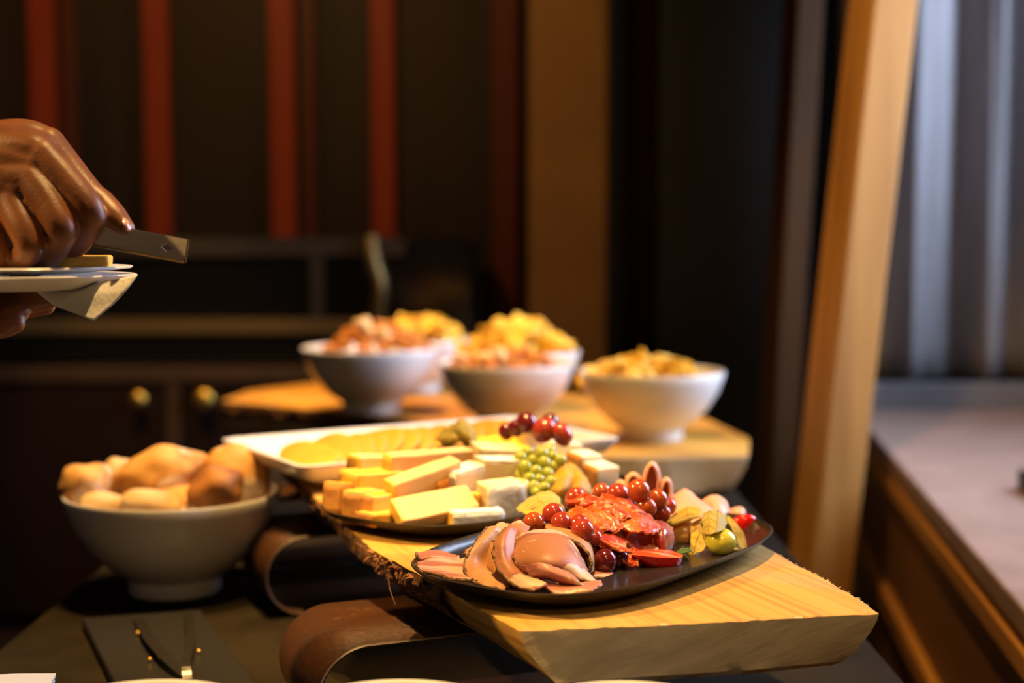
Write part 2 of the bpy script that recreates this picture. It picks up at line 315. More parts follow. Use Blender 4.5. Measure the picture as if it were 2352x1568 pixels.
# red stained battens on the panelled back wall, one by one
def wx(px, y): return Q(px, 700, y).x
for n, (a, b, m, t) in enumerate([(90, 147, 'batten', .05), (160, 190, 'batten_d', .03), (347, 405, 'batten', .05), (630, 688, 'batten', .05), (703, 732, 'batten_d', .03), (858, 912, 'batten', .045), (1132, 1190, 'batten_d', .05), (1462, 1508, 'batten_d', .03), (-190, -140, 'batten', .05), (-420, -365, 'batten', .05)]):
    struct('trim_%d' % (n + 1), B().box(wx(a, 5), wx(b, 5), 5.0 - t, 5.0, 0, 2.8), M[m], bev=.004)
struct('pillar', B().box(wx(1216, 4.6), wx(1394, 4.6), 4.6, 5.0, 0, 2.8), M['pillar'], bev=.01)
struct('trim_11', B().box(wx(1394, 4.9), wx(1425, 4.9), 4.9, 5.0, 0, 2.8), M['black'])
struct('wall_black', B().box(wx(1512, 4.7), wx(1860, 4.7), 4.7, 5.0, 0, 2.8), M['black'])  # plain black block in front of the back wall

# leaning oak posts
def post(name, top, bot, D, wd, dp, yaw, m, label):
    a, b = Q(top[0], top[1], D), Q(bot[0], bot[1], D); d = (a - b) / (a.z - b.z)
    p0, p1 = b + d * (0.0 - b.z), b + d * (2.8 - b.z)
    M1 = Matrix.Rotation(yaw, 3, 'Z'); bb = B()
    hw, hd = wd / 2, dp / 2
    V = [c + M1 @ Vector((x, y, 0)) for c in (p0, p1) for x, y in ((-hw, -hd), (hw, -hd), (hw, hd), (-hw, hd))]
    bb.add(V, [(0, 1, 2, 3), (4, 5, 6, 7), (0, 1, 5, 4), (1, 2, 6, 5), (2, 3, 7, 6), (3, 0, 4, 7)])
    o = bb.build(name, m, None, smooth=False); bevel(o, .006, 2)
    o['kind'] = 'structure'; o['label'] = label; return o
post('trim_12', (2028, 0), (1885, 1290), 2.72, .096, .09, .35, M['post'], 'leaning honey oak post between the buffet and the window ledge')
post('trim_13', (1846, 0), (1793, 900), 3.5, .075, .07, .4, M['post_shade'], 'oak post standing in shadow behind the honey oak post')

# ledge on the right
def lx(y): return .617 + .1334 * (y - 1.685)
def slope(b, x0, z0, z1, dx, y0=.9, y1=3.66):
    V = []
    for z in (z0, z1):
        V += [(lx(y0) + x0, y0, z), (lx(y1) + x0, y1, z), (lx(y1) + x0 + dx, y1, z), (lx(y0) + x0 + dx, y0, z)]
    return b.add(V, [(0, 1, 2, 3), (4, 5, 6, 7), (0, 1, 5, 4), (1, 2, 6, 5), (2, 3, 7, 6), (3, 0, 4, 7)])
lg = thing('window_ledge', 'long pinkish window ledge with brown boarded front, right of the oak post', 'ledge', (1.2, 2.3, 0))
tb = B(); V = []
for z in (.715, .75): V += [(lx(.9), .9, z), (lx(3.66), 3.66, z), (1.74, 3.66, z), (1.74, .9, z)]
tb.add(V, [(0, 1, 2, 3), (4, 5, 6, 7), (0, 1, 5, 4), (1, 2, 6, 5), (2, 3, 7, 6), (3, 0, 4, 7)])
bevel(tb.build('ledge_top', M['ledge'], lg, smooth=False), .004)
slope(B(), .008, .0, .715, .03).build('front_board', M['ledgewood'], lg, smooth=False)
slope(B(), -.004, .672, .700, .012).build('upper_rail', M['ledgerail'], lg, smooth=False)
slope(B(), -.010, .425, .462, .018).build('lower_rail', M['ledgerail'], lg, smooth=False)
slope(B(), -.010, .06, .10, .018).build('foot_rail', M['ledgerail'], lg, smooth=False)
struct('trim_14', B().box(.83, 1.75, 3.66, 3.75, 0, .815), M['riser'], bev=.004)
t = tag(B().box(0, .10, 0, .16, 0, .035).build('black_box', M['black'], None, smooth=False), 'small black box lying on the pinkish window ledge at the frame edge', 'box')
bevel(t, .006); pp = PZ(2338, 1140, .75); t.location = (pp.x + .075, pp.y, .75)

# curtain
V, F = [], []; nu, nv = 150, 24
for j in range(nv + 1):
    z = .815 + (2.72 - .815) * j / nv; f = j / nv
    for i in range(nu + 1):
        u = i / nu; x = .86 + .60 * u
        ph = u * 2 * PI * 3.3 + .7 * math.sin(u * 7 + .6) + .25 * math.sin(3 * f + 4 * u)
        y = 3.84 - (.058 + .014 * math.sin(5 * u + 2)) * math.sin(ph) + .012 * math.sin(2.3 * ph + f * 2)
        V.append((x + .010 * math.cos(ph) + .012 * (f - .5) * math.sin(6 * u), y, z))
for j in range(nv):
    for i in range(nu): F.append((j * (nu + 1) + i, j * (nu + 1) + i + 1, (j + 1) * (nu + 1) + i + 1, (j + 1) * (nu + 1) + i))
cu = mesh('curtain', V, F, M['curtain'], angle=180); solid(cu, .003)
tag(cu, 'grey curtain hanging in deep folds behind the window ledge', 'curtain')

# back sideboard and black cabinet
sx0, sx1 = -2.5, wx(720, 4.2)
sb = thing('sideboard', 'dark mahogany sideboard with brass door knobs against the back wall', 'sideboard', (-1.5, 4.55, 0))
B().box(sx0, sx1, 4.23, 4.93, 0, .765).build('body', M['cabinet'], sb, smooth=False)
B().box(sx0 - .01, sx1 + .01, 4.2, 4.93, .765, .80).build('top_board', M['cabtrim'], sb, smooth=False)
xs = [wx(-330, 4.2), wx(12, 4.2), wx(392, 4.2), wx(690, 4.2)]
for x in (xs[0], xs[2]): B().box(x - .022, x + .022, 4.205, 4.23, .05, .765).build('stile', M['cabtrim'], sb, smooth=False)
for n, (a, b, kx) in enumerate([(xs[0], xs[2], wx(320, 4.2)), (xs[2], xs[3], wx(470, 4.2))]):
    d = B().box(a + .03, b - .03, 4.212, 4.23, .06, .75).build('door', M['cabinet'], sb, smooth=False); bevel(d, .005)
    zk = Q(320, 914, 4.2).z
    k = B(); k.tube([(kx, 4.215, zk), (kx, 4.185, zk)], .007, 12); k.ball((kx, 4.172, zk), (.024 + .006 * n, .016, .024 + .006 * n))
    k.build('knob', M['brass'], d)
hx1 = wx(1100, 4.35)
hz = thing('display_cabinet', 'black glossy cabinet with brass-brown rails standing on the dark sideboard', 'cabinet', (-1.2, 4.6, .80))
bb = B().box(sx0 + .05, hx1, 4.36, 4.9, .80, 1.19).build('body', M['blackgloss'], hz, smooth=False); bevel(bb, .03, 4)
def zz(py, y=4.35): return Q(600, py, y).z
B().box(sx0 + .05, wx(930, 4.35), 4.345, 4.37, zz(588), zz(545)).build('top_rail', M['rail'], hz, smooth=False)
B().box(sx0 + .05, wx(830, 4.35), 4.345, 4.37, zz(765), zz(731)).build('middle_rail', M['brass_dull'], hz, smooth=False)
B().box(wx(712, 4.35), wx(744, 4.35), 4.347, 4.37, zz(731), zz(588)).build('mullion', M['rail'], hz, smooth=False)
B().tube(spline([Q(852, 545, 4.33), Q(858, 600, 4.31), Q(874, 660, 4.31), Q(866, 735, 4.33)], 14), .022, 10).build('curved_handle', M['brass_dull'], hz)

# the buffet table
tb = thing('buffet_table', 'dark grey buffet table under the boards, bowls and serving tray', 'table', (-.08, 2.2, 0))
o = B().box(-.553, .392, .55, 3.85, .715, TABLE_Z).build('table_top', M['table'], tb, smooth=False); bevel(o, .003)
for x in (-.52, .36):
    for y in (.60, 3.8): B().box(x - .025, x + .025, y - .025, y + .025, 0, .715).build('leg', M['black'], tb, smooth=False)
for n, y in enumerate((.60, 3.8)): B().box(-.495, .335, y - .012, y + .012, .64, .715).build('apron', M['black'], tb, smooth=False)

# ------------------------------------------------------------------ boards
def board(name, pts, under, z0, z1, label, wm, seed, bark_m=None):
    """pts: top outline; under: how far each corner is cut under at the bottom"""
    n = len(pts); P, U = [], []
    for i in range(n):
        a, b = Vector((pts[i][0], pts[i][1], 0)), Vector((pts[(i + 1) % n][0], pts[(i + 1) % n][1], 0))
        ua, ub = Vector(under[i] + (0,)), Vector(under[(i + 1) % n] + (0,))
        k = max(2, int((b - a).length / .006))
        for j in range(k): P.append(a.lerp(b, j / k)); U.append(ua.lerp(ub, j / k))
    N = len(P); layers = [0, .02, .12, .3, .5, .7, .88, 1]; V, F = [], []
    for li, t in enumerate(layers):
        for i in range(N):
            v = P[i] + U[i] * (t ** 1.6)
            nz = noise.noise_vector(Vector((v.x * 60, v.y * 60, t * 6 + seed))) * .0016 + noise.noise_vector(Vector((v.x * 12, v.y * 12, seed))) * .003
            q = (P[(i + 1) % N] - P[i - 1]).normalized(); inn = Vector((-q.y, q.x, 0))
            e = .0018 if li == 0 else (.006 if li == len(layers) - 1 else 0)
            v = v + Vector((nz.x, nz.y, 0)) + inn * e
            V.append((v.x, v.y, z0 + (z1 - z0) * t + (0 if li != 1 else .0012 * noise.noise(Vector((v.x * 90, v.y * 90, seed)))) if li else z0))
    for l in range(len(layers) - 1):
        for i in range(N): F.append((l * N + i, l * N + (i + 1) % N, (l + 1) * N + (i + 1) % N, (l + 1) * N + i))
    F.append(tuple(range(N))); F.append(tuple(range(len(V) - N, len(V))))
    o = mesh(name, V, F, wm, angle=35); o.data.materials.append(M['endgrain'])
    for p in o.data.polygons:
        if abs(p.normal.z) < .8 and p.normal.y < -.55: p.material_index = 1
    tag(o, label, 'board'); return o
def W(px, py, z): p = PZ(px, py, z); return (p.x, p.y)
cw = (.93, .37)
left = [W(1190, 1447, SLAB_Z), W(1085, 1387, SLAB_Z), W(1020, 1350, SLAB_Z), W(960, 1316, SLAB_Z), W(905, 1286, SLAB_Z), W(850, 1256, SLAB_Z), W(775, 1192, SLAB_Z), W(703, 1118, SLAB_Z), (-.275, 1.78), (-.305, 1.88), (-.27, 2.0)]
right = [W(2012, 1406, SLAB_Z), W(1975, 1375, SLAB_Z), W(1900, 1330, SLAB_Z), W(1760, 1256, SLAB_Z), (.20, 1.55), (.11, 1.75), (.09, 1.88), (.05, 2.0), (-.08, 2.09)]
front_mid = [W(1500, 1434, SLAB_Z), W(1760, 1420, SLAB_Z)]
pts = [left[0]] + front_mid + right + left[:0:-1]
und = [(.036, .0)] + [(0, .004), (-.004, .004)] + [(-.030, .008), (-.02, .004), (-.014, 0)] + [(-.008, 0)] * 3 + [(-.006, 0)] * 3 + [(cw[0] * .036, cw[1] * .036)] * 10
slab = board('live_edge_board', pts, und, SLAB_Z, SLAB_Z - .047, 'thick pale live-edge wooden board carrying both dark platters', M['wood'], 3)
# bark along the near board's left edge
def bark(parent, L, z, depth, seed, out=.006):
    P = spline([Vector((a[0], a[1], 0)) for a in L], 170); V, F = [], []; n = 12
    for i, p in enumerate(P):
        q = (P[min(i + 1, 169)] - P[max(i - 1, 0)]).normalized(); o = Vector((-q.y, q.x, 0))
        for j in range(n + 1):
            t = j / n
            h = noise.noise(Vector((i * .11, j * .9, seed))) * .006 + noise.noise(Vector((i * .4, j * 2.1, seed))) * .004 + .004 * (noise.noise(Vector((i * .045, seed, 0))) + .4)
            ofs = out * math.sin(PI * min(1, t * 1.2 + .05)) * .8 + h * math.sin(PI * min(1, t + .06)) - .036 * t ** 1.6 - .001
            v = p + o * ofs; V.append((v.x, v.y, z - .0015 - depth * t + .0012 * noise.noise(Vector((i * .5, j, seed)))))
    for i in range(169):
        for j in range(n): F.append((i * (n + 1) + j, (i + 1) * (n + 1) + j, (i + 1) * (n + 1) + j + 1, i * (n + 1) + j + 1))
    return mesh('bark', V, F, M['bark'], parent, angle=30)
bark(slab, left[2:], SLAB_Z, .044, 2.5)
# frayed bark strips and pale splinters
fb = B(); rr = random.Random(4)
A0, A1 = Vector(left[5] + (0,)), Vector(left[3] + (0,))
for k in range(95):
    p = A0.lerp(A1, rr.random() ** .8); h_ = rr.random(); p.z = SLAB_Z - .003 - .022 * h_; p += Vector((-.93, -.37, 0)) * (.001 - .010 * h_)
    d = Vector((-.8 - .5 * rr.random(), -.3 + rr.uniform(-.9, .9), rr.uniform(-1.0, .8))).normalized() * rr.uniform(.003, .0085); w_ = rr.uniform(.0008, .0022)
    fb.tube([p, p + d * .5 + Vector((0, 0, rr.uniform(-.001, .002))), p + d + Vector((rr.uniform(-.003, .003), 0, rr.uniform(-.003, .003)))], [w_, w_ * .9, w_ * .25], 4)
p = Vector(left[4] + (SLAB_Z - .012,))
fb.tube(spline([p + Vector((-.005, 0, 0)), p + Vector((-.004, -.006, -.012)), p + Vector((.002, -.014, -.026))], 8), .0004, 5)
fb.build('frayed_bark', M['fibre'], slab)['kind'] = 'stuff'
sp = B()
Rr = [Vector(p + (0,)) for p in right[:4]]; Ru = [Vector(u + (0,)) for u in ((-.030, .008), (-.02, .004), (-.014, 0), (-.008, 0))]
for k in range(620):
    if k < 500:
        f = rr.random() ** 1.7 * 2.999; i = int(f); f -= i; t = rr.random() ** 1.3 * (.95 if i == 0 else .35)
        p = Rr[i].lerp(Rr[i + 1], f) + Ru[i].lerp(Ru[i + 1], f) * t ** 1.6; p.z = SLAB_Z - .047 * t - .0005
        d = Vector((rr.uniform(.2, 1), rr.uniform(-1, .3), rr.uniform(-.5, .6))).normalized() * rr.uniform(.001, .0032); w_ = .00042
    else:
        p = Vector(left[0] + (0,)).lerp(Vector(right[0] + (0,)), rr.random()); p.z = SLAB_Z - rr.random() * .0025; p.y += .001
        d = Vector((rr.uniform(-1, 1), -.5, rr.uniform(-.4, .6))).normalized() * rr.uniform(.0012, .0035); w_ = .0007
    p -= d * .3
    sp.tube([p, p + d], [w_, w_ * .3], 4)
sp.build('splinters', M['splinter'], slab)['kind'] = 'stuff'
# back board
L2 = [(.13, 2.39), (-.02, 2.60), (-.153, 2.826), (-.40, 3.04), (-.66, 3.22), (-.64, 3.42), (-.50, 3.62)]
R2 = [(.402, 2.40), (.44, 2.62), (.40, 2.9), (.28, 3.2), (.02, 3.5), (-.2, 3.68)]
pts2 = [L2[0], (.27, 2.385)] + R2 + L2[:0:-1]
und2 = [(.03, 0), (0, 0), (-.035, .01), (-.02, 0)] + [(-.01, -.01)] * 4 + [(.01, -.01), (.02, 0), (.02, .01)] + [(.03, .02)] * 3
slab2 = board('live_edge_board', pts2, und2, SLAB2_Z, TABLE_Z, 'second live-edge board lying further back under the white snack bowls', M['wood_dark'], 9)
bark(slab2, L2[2:5], SLAB2_Z, .066, 5.1, .01)

# rusted curled steel supports
def curl(label, x_left, D0, D1, thick=.003):
    ax = Vector((-.37, .93, 0)); pr = Vector((.93, .37, 0)); R = .0458
    prof = [(.26, 2 * R)]
    for k in range(6): prof.append((.20 - .04 * k, 2 * R))
    for k in range(1, 25): a = PI / 2 + PI * k / 24; prof.append((R * math.cos(a), R + R * math.sin(a)))
    prof += [(.05, 0), (.15, 0), (.22, 0)]
    base = Vector((x_left + R * .93, D0, TABLE_Z + .0018)); ln = (D1 - D0) / .93; V, F = [], []; n = len(prof)
    for s in (0, ln):
        for u, z in prof: V.append(base + pr * u + ax * s + Vector((0, 0, z)) - pr * 0)
    F = [(i, i + 1, n + i + 1, n + i) for i in range(n - 1)]
    r = mesh('steel_support', V, F, M['rust'], angle=180); solid(r, thick); tag(r, label, 'stand', 'rusted steel board supports')
    e = B(); e.tube([base + pr * u + Vector((0, 0, z)) for u, z in prof[:-1]], .0016, 6); e.build('bare_edge', M['rust_edge'], r)
    return r
curl('curled rust-brown steel support nearest the front end of the board', -.165, 1.2, 1.335)
curl('curled steel support under the middle of the board, beside the bread bowl', -.284, 1.64, 1.77)
curl('curled steel support under the far end of the board', -.345, 1.87, 1.98)
# ------------------------------------------------------------------ crockery
def platter(name, cx, cy, yaw, z, lx_, ly_, label, m, cat, h=.020, n=112, e=3.0, base=.64, seed=0):
    c, s = math.cos(yaw), math.sin(yaw)
    prof = [(base - .06, 0), (base, .0005), (.78, h * .24), (.92, h * .58), (.985, h * .88), (1.0, h * .97), (.99, h), (.975, h * .98), (.94, h * .74), (.89, h * .50), (.80, .0085), (.70, .008), (.4, .008)]
    V, F = [], []
    for r, hh in prof:
        for i in range(n):
            a = 2 * PI * i / n; ca, sa = math.cos(a), math.sin(a)
            x = math.copysign(abs(ca) ** (2 / e), ca) * lx_ / 2; y = math.copysign(abs(sa) ** (2 / e), sa) * ly_ / 2
            k = (1 - r) * min(lx_, ly_) / 2; L = math.hypot(x, y); x -= x / L * k; y -= y / L * k
            V.append((cx + x * c - y * s, cy + x * s + y * c, z + hh))
    for j in range(len(prof) - 1):
        for i in range(n): F.append((j * n + i, j * n + (i + 1) % n, (j + 1) * n + (i + 1) % n, (j + 1) * n + i))
    F.append(tuple(range(n))); F.append(tuple(range(len(V) - n, len(V))))
    return tag(mesh(name, V, F, m, angle=60), label, cat)
YAW = math.radians(53)
platter('serving_platter', .082, 1.280, YAW, SLAB_Z + .0005, .39, .236, 'dark stoneware platter of cold cuts and grapes at the front of the board', M['slate'], 'platter')
platter('serving_platter', -.030, 1.545, YAW, SLAB_Z + .0005, .39, .238, 'dark stoneware platter under the cheese pieces, behind the cold cuts', M['slate'], 'platter')
# white rectangular platter
def rect_platter():
    p = [PZ(690, 1071, .9355), PZ(1432, 1004, .9355)]
    o = Vector((p[0].x, p[0].y, 0)); u = Vector((p[1].x - p[0].x, p[1].y - p[0].y, 0)); Lx = u.length; u.normalize(); v = Vector((-u.y, u.x, 0)); Ly = .272
    V, F = [], []; n = 0
    prof = [(.052, 0), (.048, 0), (.012, .016), (.001, .030), (.0, .034), (.004, .035), (.014, .029), (.050, .010), (.056, .008)]
    for ins, z in prof:
        cr = max(.006, .016 - ins * .1); ring = []
        for cx, cy, a0 in ((Lx - ins - cr, ins + cr, -90), (Lx - ins - cr, Ly - ins - cr, 0), (ins + cr, Ly - ins - cr, 90), (ins + cr, ins + cr, 180)):
            for k in range(7):
                a = math.radians(a0 + 15 * k); ring.append(o + u * (cx + cr * math.cos(a)) + v * (cy + cr * math.sin(a)) + Vector((0, 0, SLAB_Z + .0005 + z)))
        n = len(ring); V += ring
    for j in range(len(prof) - 1):
        for i in range(n): F.append((j * n + i, j * n + (i + 1) % n, (j + 1) * n + (i + 1) % n, (j + 1) * n + i))
    F.append(tuple(range(n))); F.append(tuple(range(len(V) - n, len(V))))
    t = tag(mesh('rectangular_platter', V, F, M['white'], angle=50), 'white rectangular platter holding the row of yellow slices', 'platter')
    return o, u, v, Lx, Ly
RO, RU, RV, RLx, RLy = rect_platter()

def bowl_prof(k=1):
    P = [(.050, 0), (.056, .001), (.058, .004), (.056, .020), (.060, .023), (.080, .036), (.104, .060), (.121, .088), (.130, .113), (.1335, .126), (.1325, .1275), (.1290, .1265), (.124, .108), (.113, .082), (.096, .054), (.07, .033), (.03, .026)]
    return [(r * k, z * k) for r, z in P]
BOWLS = {}
def bowl(key, px, D, z, k, label, group='white footed bowls'):
    x = Q(px, 900, D).x
    o = B().lathe(bowl_prof(k), (x, D, z + .0005), 72).build('footed_bowl', M['white'], angle=50)
    tag(o, label, 'bowl', group); BOWLS[key] = (x, D, z, k); return o
bowl('bread', 394, 1.755, TABLE_Z, 1.0, 'white footed bowl full of bread rolls standing on the dark table', None)
bowl('right', 1497, 2.60, SLAB2_Z, 1.0, 'white footed bowl of chips at the right end of the back board')
bowl('middle', 1163, 2.77, SLAB2_Z, 1.0, 'white footed bowl of brown snacks directly behind the white platter')
bowl('left', 852, 3.0, SLAB2_Z, 1.09, 'white footed bowl of brown snacks at the left of the back board')
bowl('backmid', 1190, 3.06, SLAB2_Z, 1.0, 'white bowl of chips hidden behind the middle bowl of brown snacks')
bowl('backleft', 955, 3.40, SLAB2_Z, 1.0, 'rearmost white bowl, filled with chips, behind the left snack bowl')
for px, D, wh in ((320, .929, 'below the black slab and tongs'), (905, .929, 'in front of the rusted support'), (1445, .926, 'under the front end of the board')):
    p = Q(px, 1557, D)
    o = B().lathe([(r * (.077 / .1335), zz_ * .98) for r, zz_ in bowl_prof()], (p.x, D, TABLE_Z + .0005), 64).build('footed_bowl', M['white'], angle=50)
    tag(o, 'small white bowl at the near table edge, ' + wh, 'bowl', 'small white bowls along the near edge')

# ------------------------------------------------------------------ things in the bowls
def chip_mesh():
    V, F = [], []; n = 7
    V.append((0, 0, 0))
    for j in (1, 2, 3):
        for i in range(14):
            a = 2 * PI * i / 14; r = .024 * j / 3 * (1 + .12 * math.sin(2 * a + 1)); x, y = r * math.cos(a), r * 1.15 * math.sin(a)
            V.append((x, y, 14 * (x * x - .7 * y * y) + .0018 * math.sin(5 * a)))
    for i in range(14): F.append((0, 1 + i, 1 + (i + 1) % 14))
    for j in (0, 1):
        for i in range(14): F.append((1 + j * 14 + i, 1 + j * 14 + (i + 1) % 14, 15 + j * 14 + (i + 1) % 14, 15 + j * 14 + i))
    return V, F
def heap(key, name, proto, label, cat, group, count, rx, zlo, ztop, rr, cx=0, cy=0, tilt=1.0, squash=1):
    x, y, z, k = BOWLS[key]; n = 0
    for q in range(count):
        f = (q + .5) / count; r = rx * k * math.sqrt(f); a = q * 2.39996 + rr.uniform(-.3, .3)
        top = z + k * (zlo + (ztop - zlo) * (1 - (r / (rx * k)) ** 2)) + rr.uniform(-.006, .007)
        for dz in (0,):
            o = proto if n == 0 else proto.copy()
            if n: C.objects.link(o)
            o.location = (x + cx + r * math.cos(a), y + cy + r * math.sin(a) * squash, top + dz)
            o.rotation_euler = (rr.uniform(-tilt, tilt), rr.uniform(-tilt, tilt), rr.uniform(0, 6.3)); s = rr.uniform(.95, 1.3); o.scale = (s, s, s)
            tag(o, label, cat, group); n += 1
def chip_proto():
    V, F = chip_mesh(); o = mesh('potato_chip', V, F, M['chip'], angle=180); solid(o, .0018); return o
def nut_proto(m, seed):
    b = B().ball((0, 0, 0), (.011, .008, .007), 10, 6, amp=.5, freq=1.6, seed=seed); return b.build('toasted_snack', m, angle=180)
R1 = random.Random(11)
heap('right', 'potato_chip', chip_proto(), 'golden potato chip heaped in the right-hand white bowl', 'chip', 'chips in the right-hand bowl', 44, .090, .100, .128, R1, cx=-.02)
heap('backmid', 'potato_chip', chip_proto(), 'golden potato chip in the tall heap behind the middle snack bowl', 'chip', 'chips in the bowl behind the middle one', 60, .112, .112, .172, R1)
heap('backleft', 'potato_chip', chip_proto(), 'golden potato chip in the rearmost white bowl', 'chip', 'chips in the rearmost bowl', 46, .106, .116, .156, R1)
heap('middle', 'toasted_snack', nut_proto(M['nut'], 1), 'brown toasted snack piece in the middle white bowl', 'snack', 'brown snacks in the middle bowl', 88, .112, .106, .140, R1)
heap('left', 'toasted_snack', nut_proto(M['nut'], 2), 'brown toasted snack piece in the left white bowl', 'snack', 'brown snacks in the left bowl', 96, .100, .112, .166, R1, cx=.016)
def scatter(key, m, label, group, spots):
    x, y, z, k = BOWLS[key]
    for n, (dx, dy, dz) in enumerate(spots):
        o = nut_proto(m, n + 5) if n == 0 else pr.copy()
        if n == 0: pr = o
        else: C.objects.link(o)
        o.location = (x + dx * k, y + dy * k, z + dz * k); o.scale = (1.5, 1.5, 1.5); o.rotation_euler = (n, n * 2, n * 3)
        tag(o, label, 'snack', group)
scatter('middle', M['nut_p'], 'pale snack piece lying on top of the brown snacks in the middle bowl', 'pale pieces in the middle bowl', [(-.088, -.045, .128), (-.030, -.060, .140), (-.015, -.062, .147), (.0, -.04, .15), (-.05, -.05, .134)])
scatter('left', M['nut_p'], 'pale snack piece lying on top of the brown snacks in the left bowl', 'pale pieces in the left bowl', [(-.015, -.05, .165), (.005, -.05, .163), (.03, -.055, .157), (.045, -.045, .158), (-.005, -.04, .172)])

# bread rolls
def roll(px, py, D, r, m, label, rot=(0, 0, 0), seed=0, amp=.22):
    from mathutils import Euler
    c = Q(px, py, D); Mx = Euler(rot).to_matrix()
    o = B().ball(c, r, 32, 20, Mx, amp, 1.3, seed).build('bread_roll', M[m], angle=180)
    return tag(o, label, 'bread', 'bread rolls in the white bowl')
roll(200, 1112, 1.74, (.034, .042, .028), 'bread', 'floury bread roll at the left rim of the bread bowl', (0, .1, .2), 1)
roll(272, 1105, 1.80, (.026, .034, .032), 'bread_p', 'narrow pale roll wedged behind the left rolls', (0, .3, .3), 2)
roll(378, 1088, 1.765, (.056, .045, .034), 'bread', 'large floury bread roll heaped in the middle of the bowl', (.1, -.05, .1), 3, .25)
roll(548, 1088, 1.775, (.043, .050, .037), 'bread', 'floury bread roll rising highest at the right of the bowl', (.2, .45, .3), 4, .25)
roll(498, 1125, 1.685, (.034, .032, .030), 'bread_d', 'dark brown crusty roll at the front right of the bowl', (0, -.35, .4), 5)
roll(345, 1158, 1.675, (.036, .028, .018), 'bread_p', 'pale smooth roll peeping over the front rim', (0, .15, 0), 6, .12)
roll(240, 1163, 1.69, (.030, .026, .018), 'bread_p', 'pale roll low at the front left of the bread bowl', (0, .1, .4), 7, .15)
roll(430, 1165, 1.72, (.05, .05, .028), 'bread', 'roll buried under the others near the bowl centre', (0, 0, .4), 8, .15)

# yellow round slices
SL = random.Random(5); zb = SLAB_Z + .0095
NTH = 'first second third fourth fifth sixth seventh eighth ninth tenth eleventh twelfth thirteenth fourteenth fifteenth sixteenth seventeenth'.split()
for k in range(14):
    f = .066 + (.0 if k == 0 else .030 + .0205 * (k - 1)); tilt = .16 if k == 0 else (.36 if k == 1 else .44)
    r = .0395 if k < 2 else .0365 + .002 * math.sin(k * 1.7)
    c = RO + RU * f + RV * (.128 + .004 * math.sin(k * 2)) + Vector((0, 0, zb + r * math.sin(tilt) + .001))
    ax = (RU * math.sin(tilt) * -1 + Vector((0, 0, math.cos(tilt))) - RV * .30).normalized()
    q = ax.to_track_quat('Z', 'X').to_matrix(); b = B()
    prof = [(r - .0015, -.002), (r, -.001), (r, .001), (r - .0015, .002), (r * .55, .0024)]
    V, F = [], []; n = 36
    for pr_, pz in prof:
        for i in range(n):
            a = 2 * PI * i / n; kk = 1 + .03 * math.sin(3 * a + k) + .015 * math.sin(7 * a)
            V.append(c + q @ Vector((pr_ * kk * math.cos(a), pr_ * kk * math.sin(a), pz + .0025 * math.sin(2 * a + k) * (pr_ / r))))
    for j in range(4):
        for i in range(n): F.append((j * n + i, j * n + (i + 1) % n, (j + 1) * n + (i + 1) % n, (j + 1) * n + i))
    F.append(tuple(range(n))); F.append(tuple(range(4 * n, 5 * n)))
    o = mesh('yellow_slice', V, F, M['slice_y'], angle=60); o.data.materials.append(M['slice_edge_shade'])
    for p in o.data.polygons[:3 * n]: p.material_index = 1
    tag(o, ['large round yellow slice lying lowest at the left end of the row', 'large round yellow slice propped on the first, facing the camera'][k] if k < 2 else NTH[k] + ' yellow slice from the left in the overlapping row on the white platter', 'slice', 'yellow slices on the white platter')
    dz = (zb - .0005) - min((o.matrix_basis @ v.co).z for v in o.data.vertices); o.location.z += dz

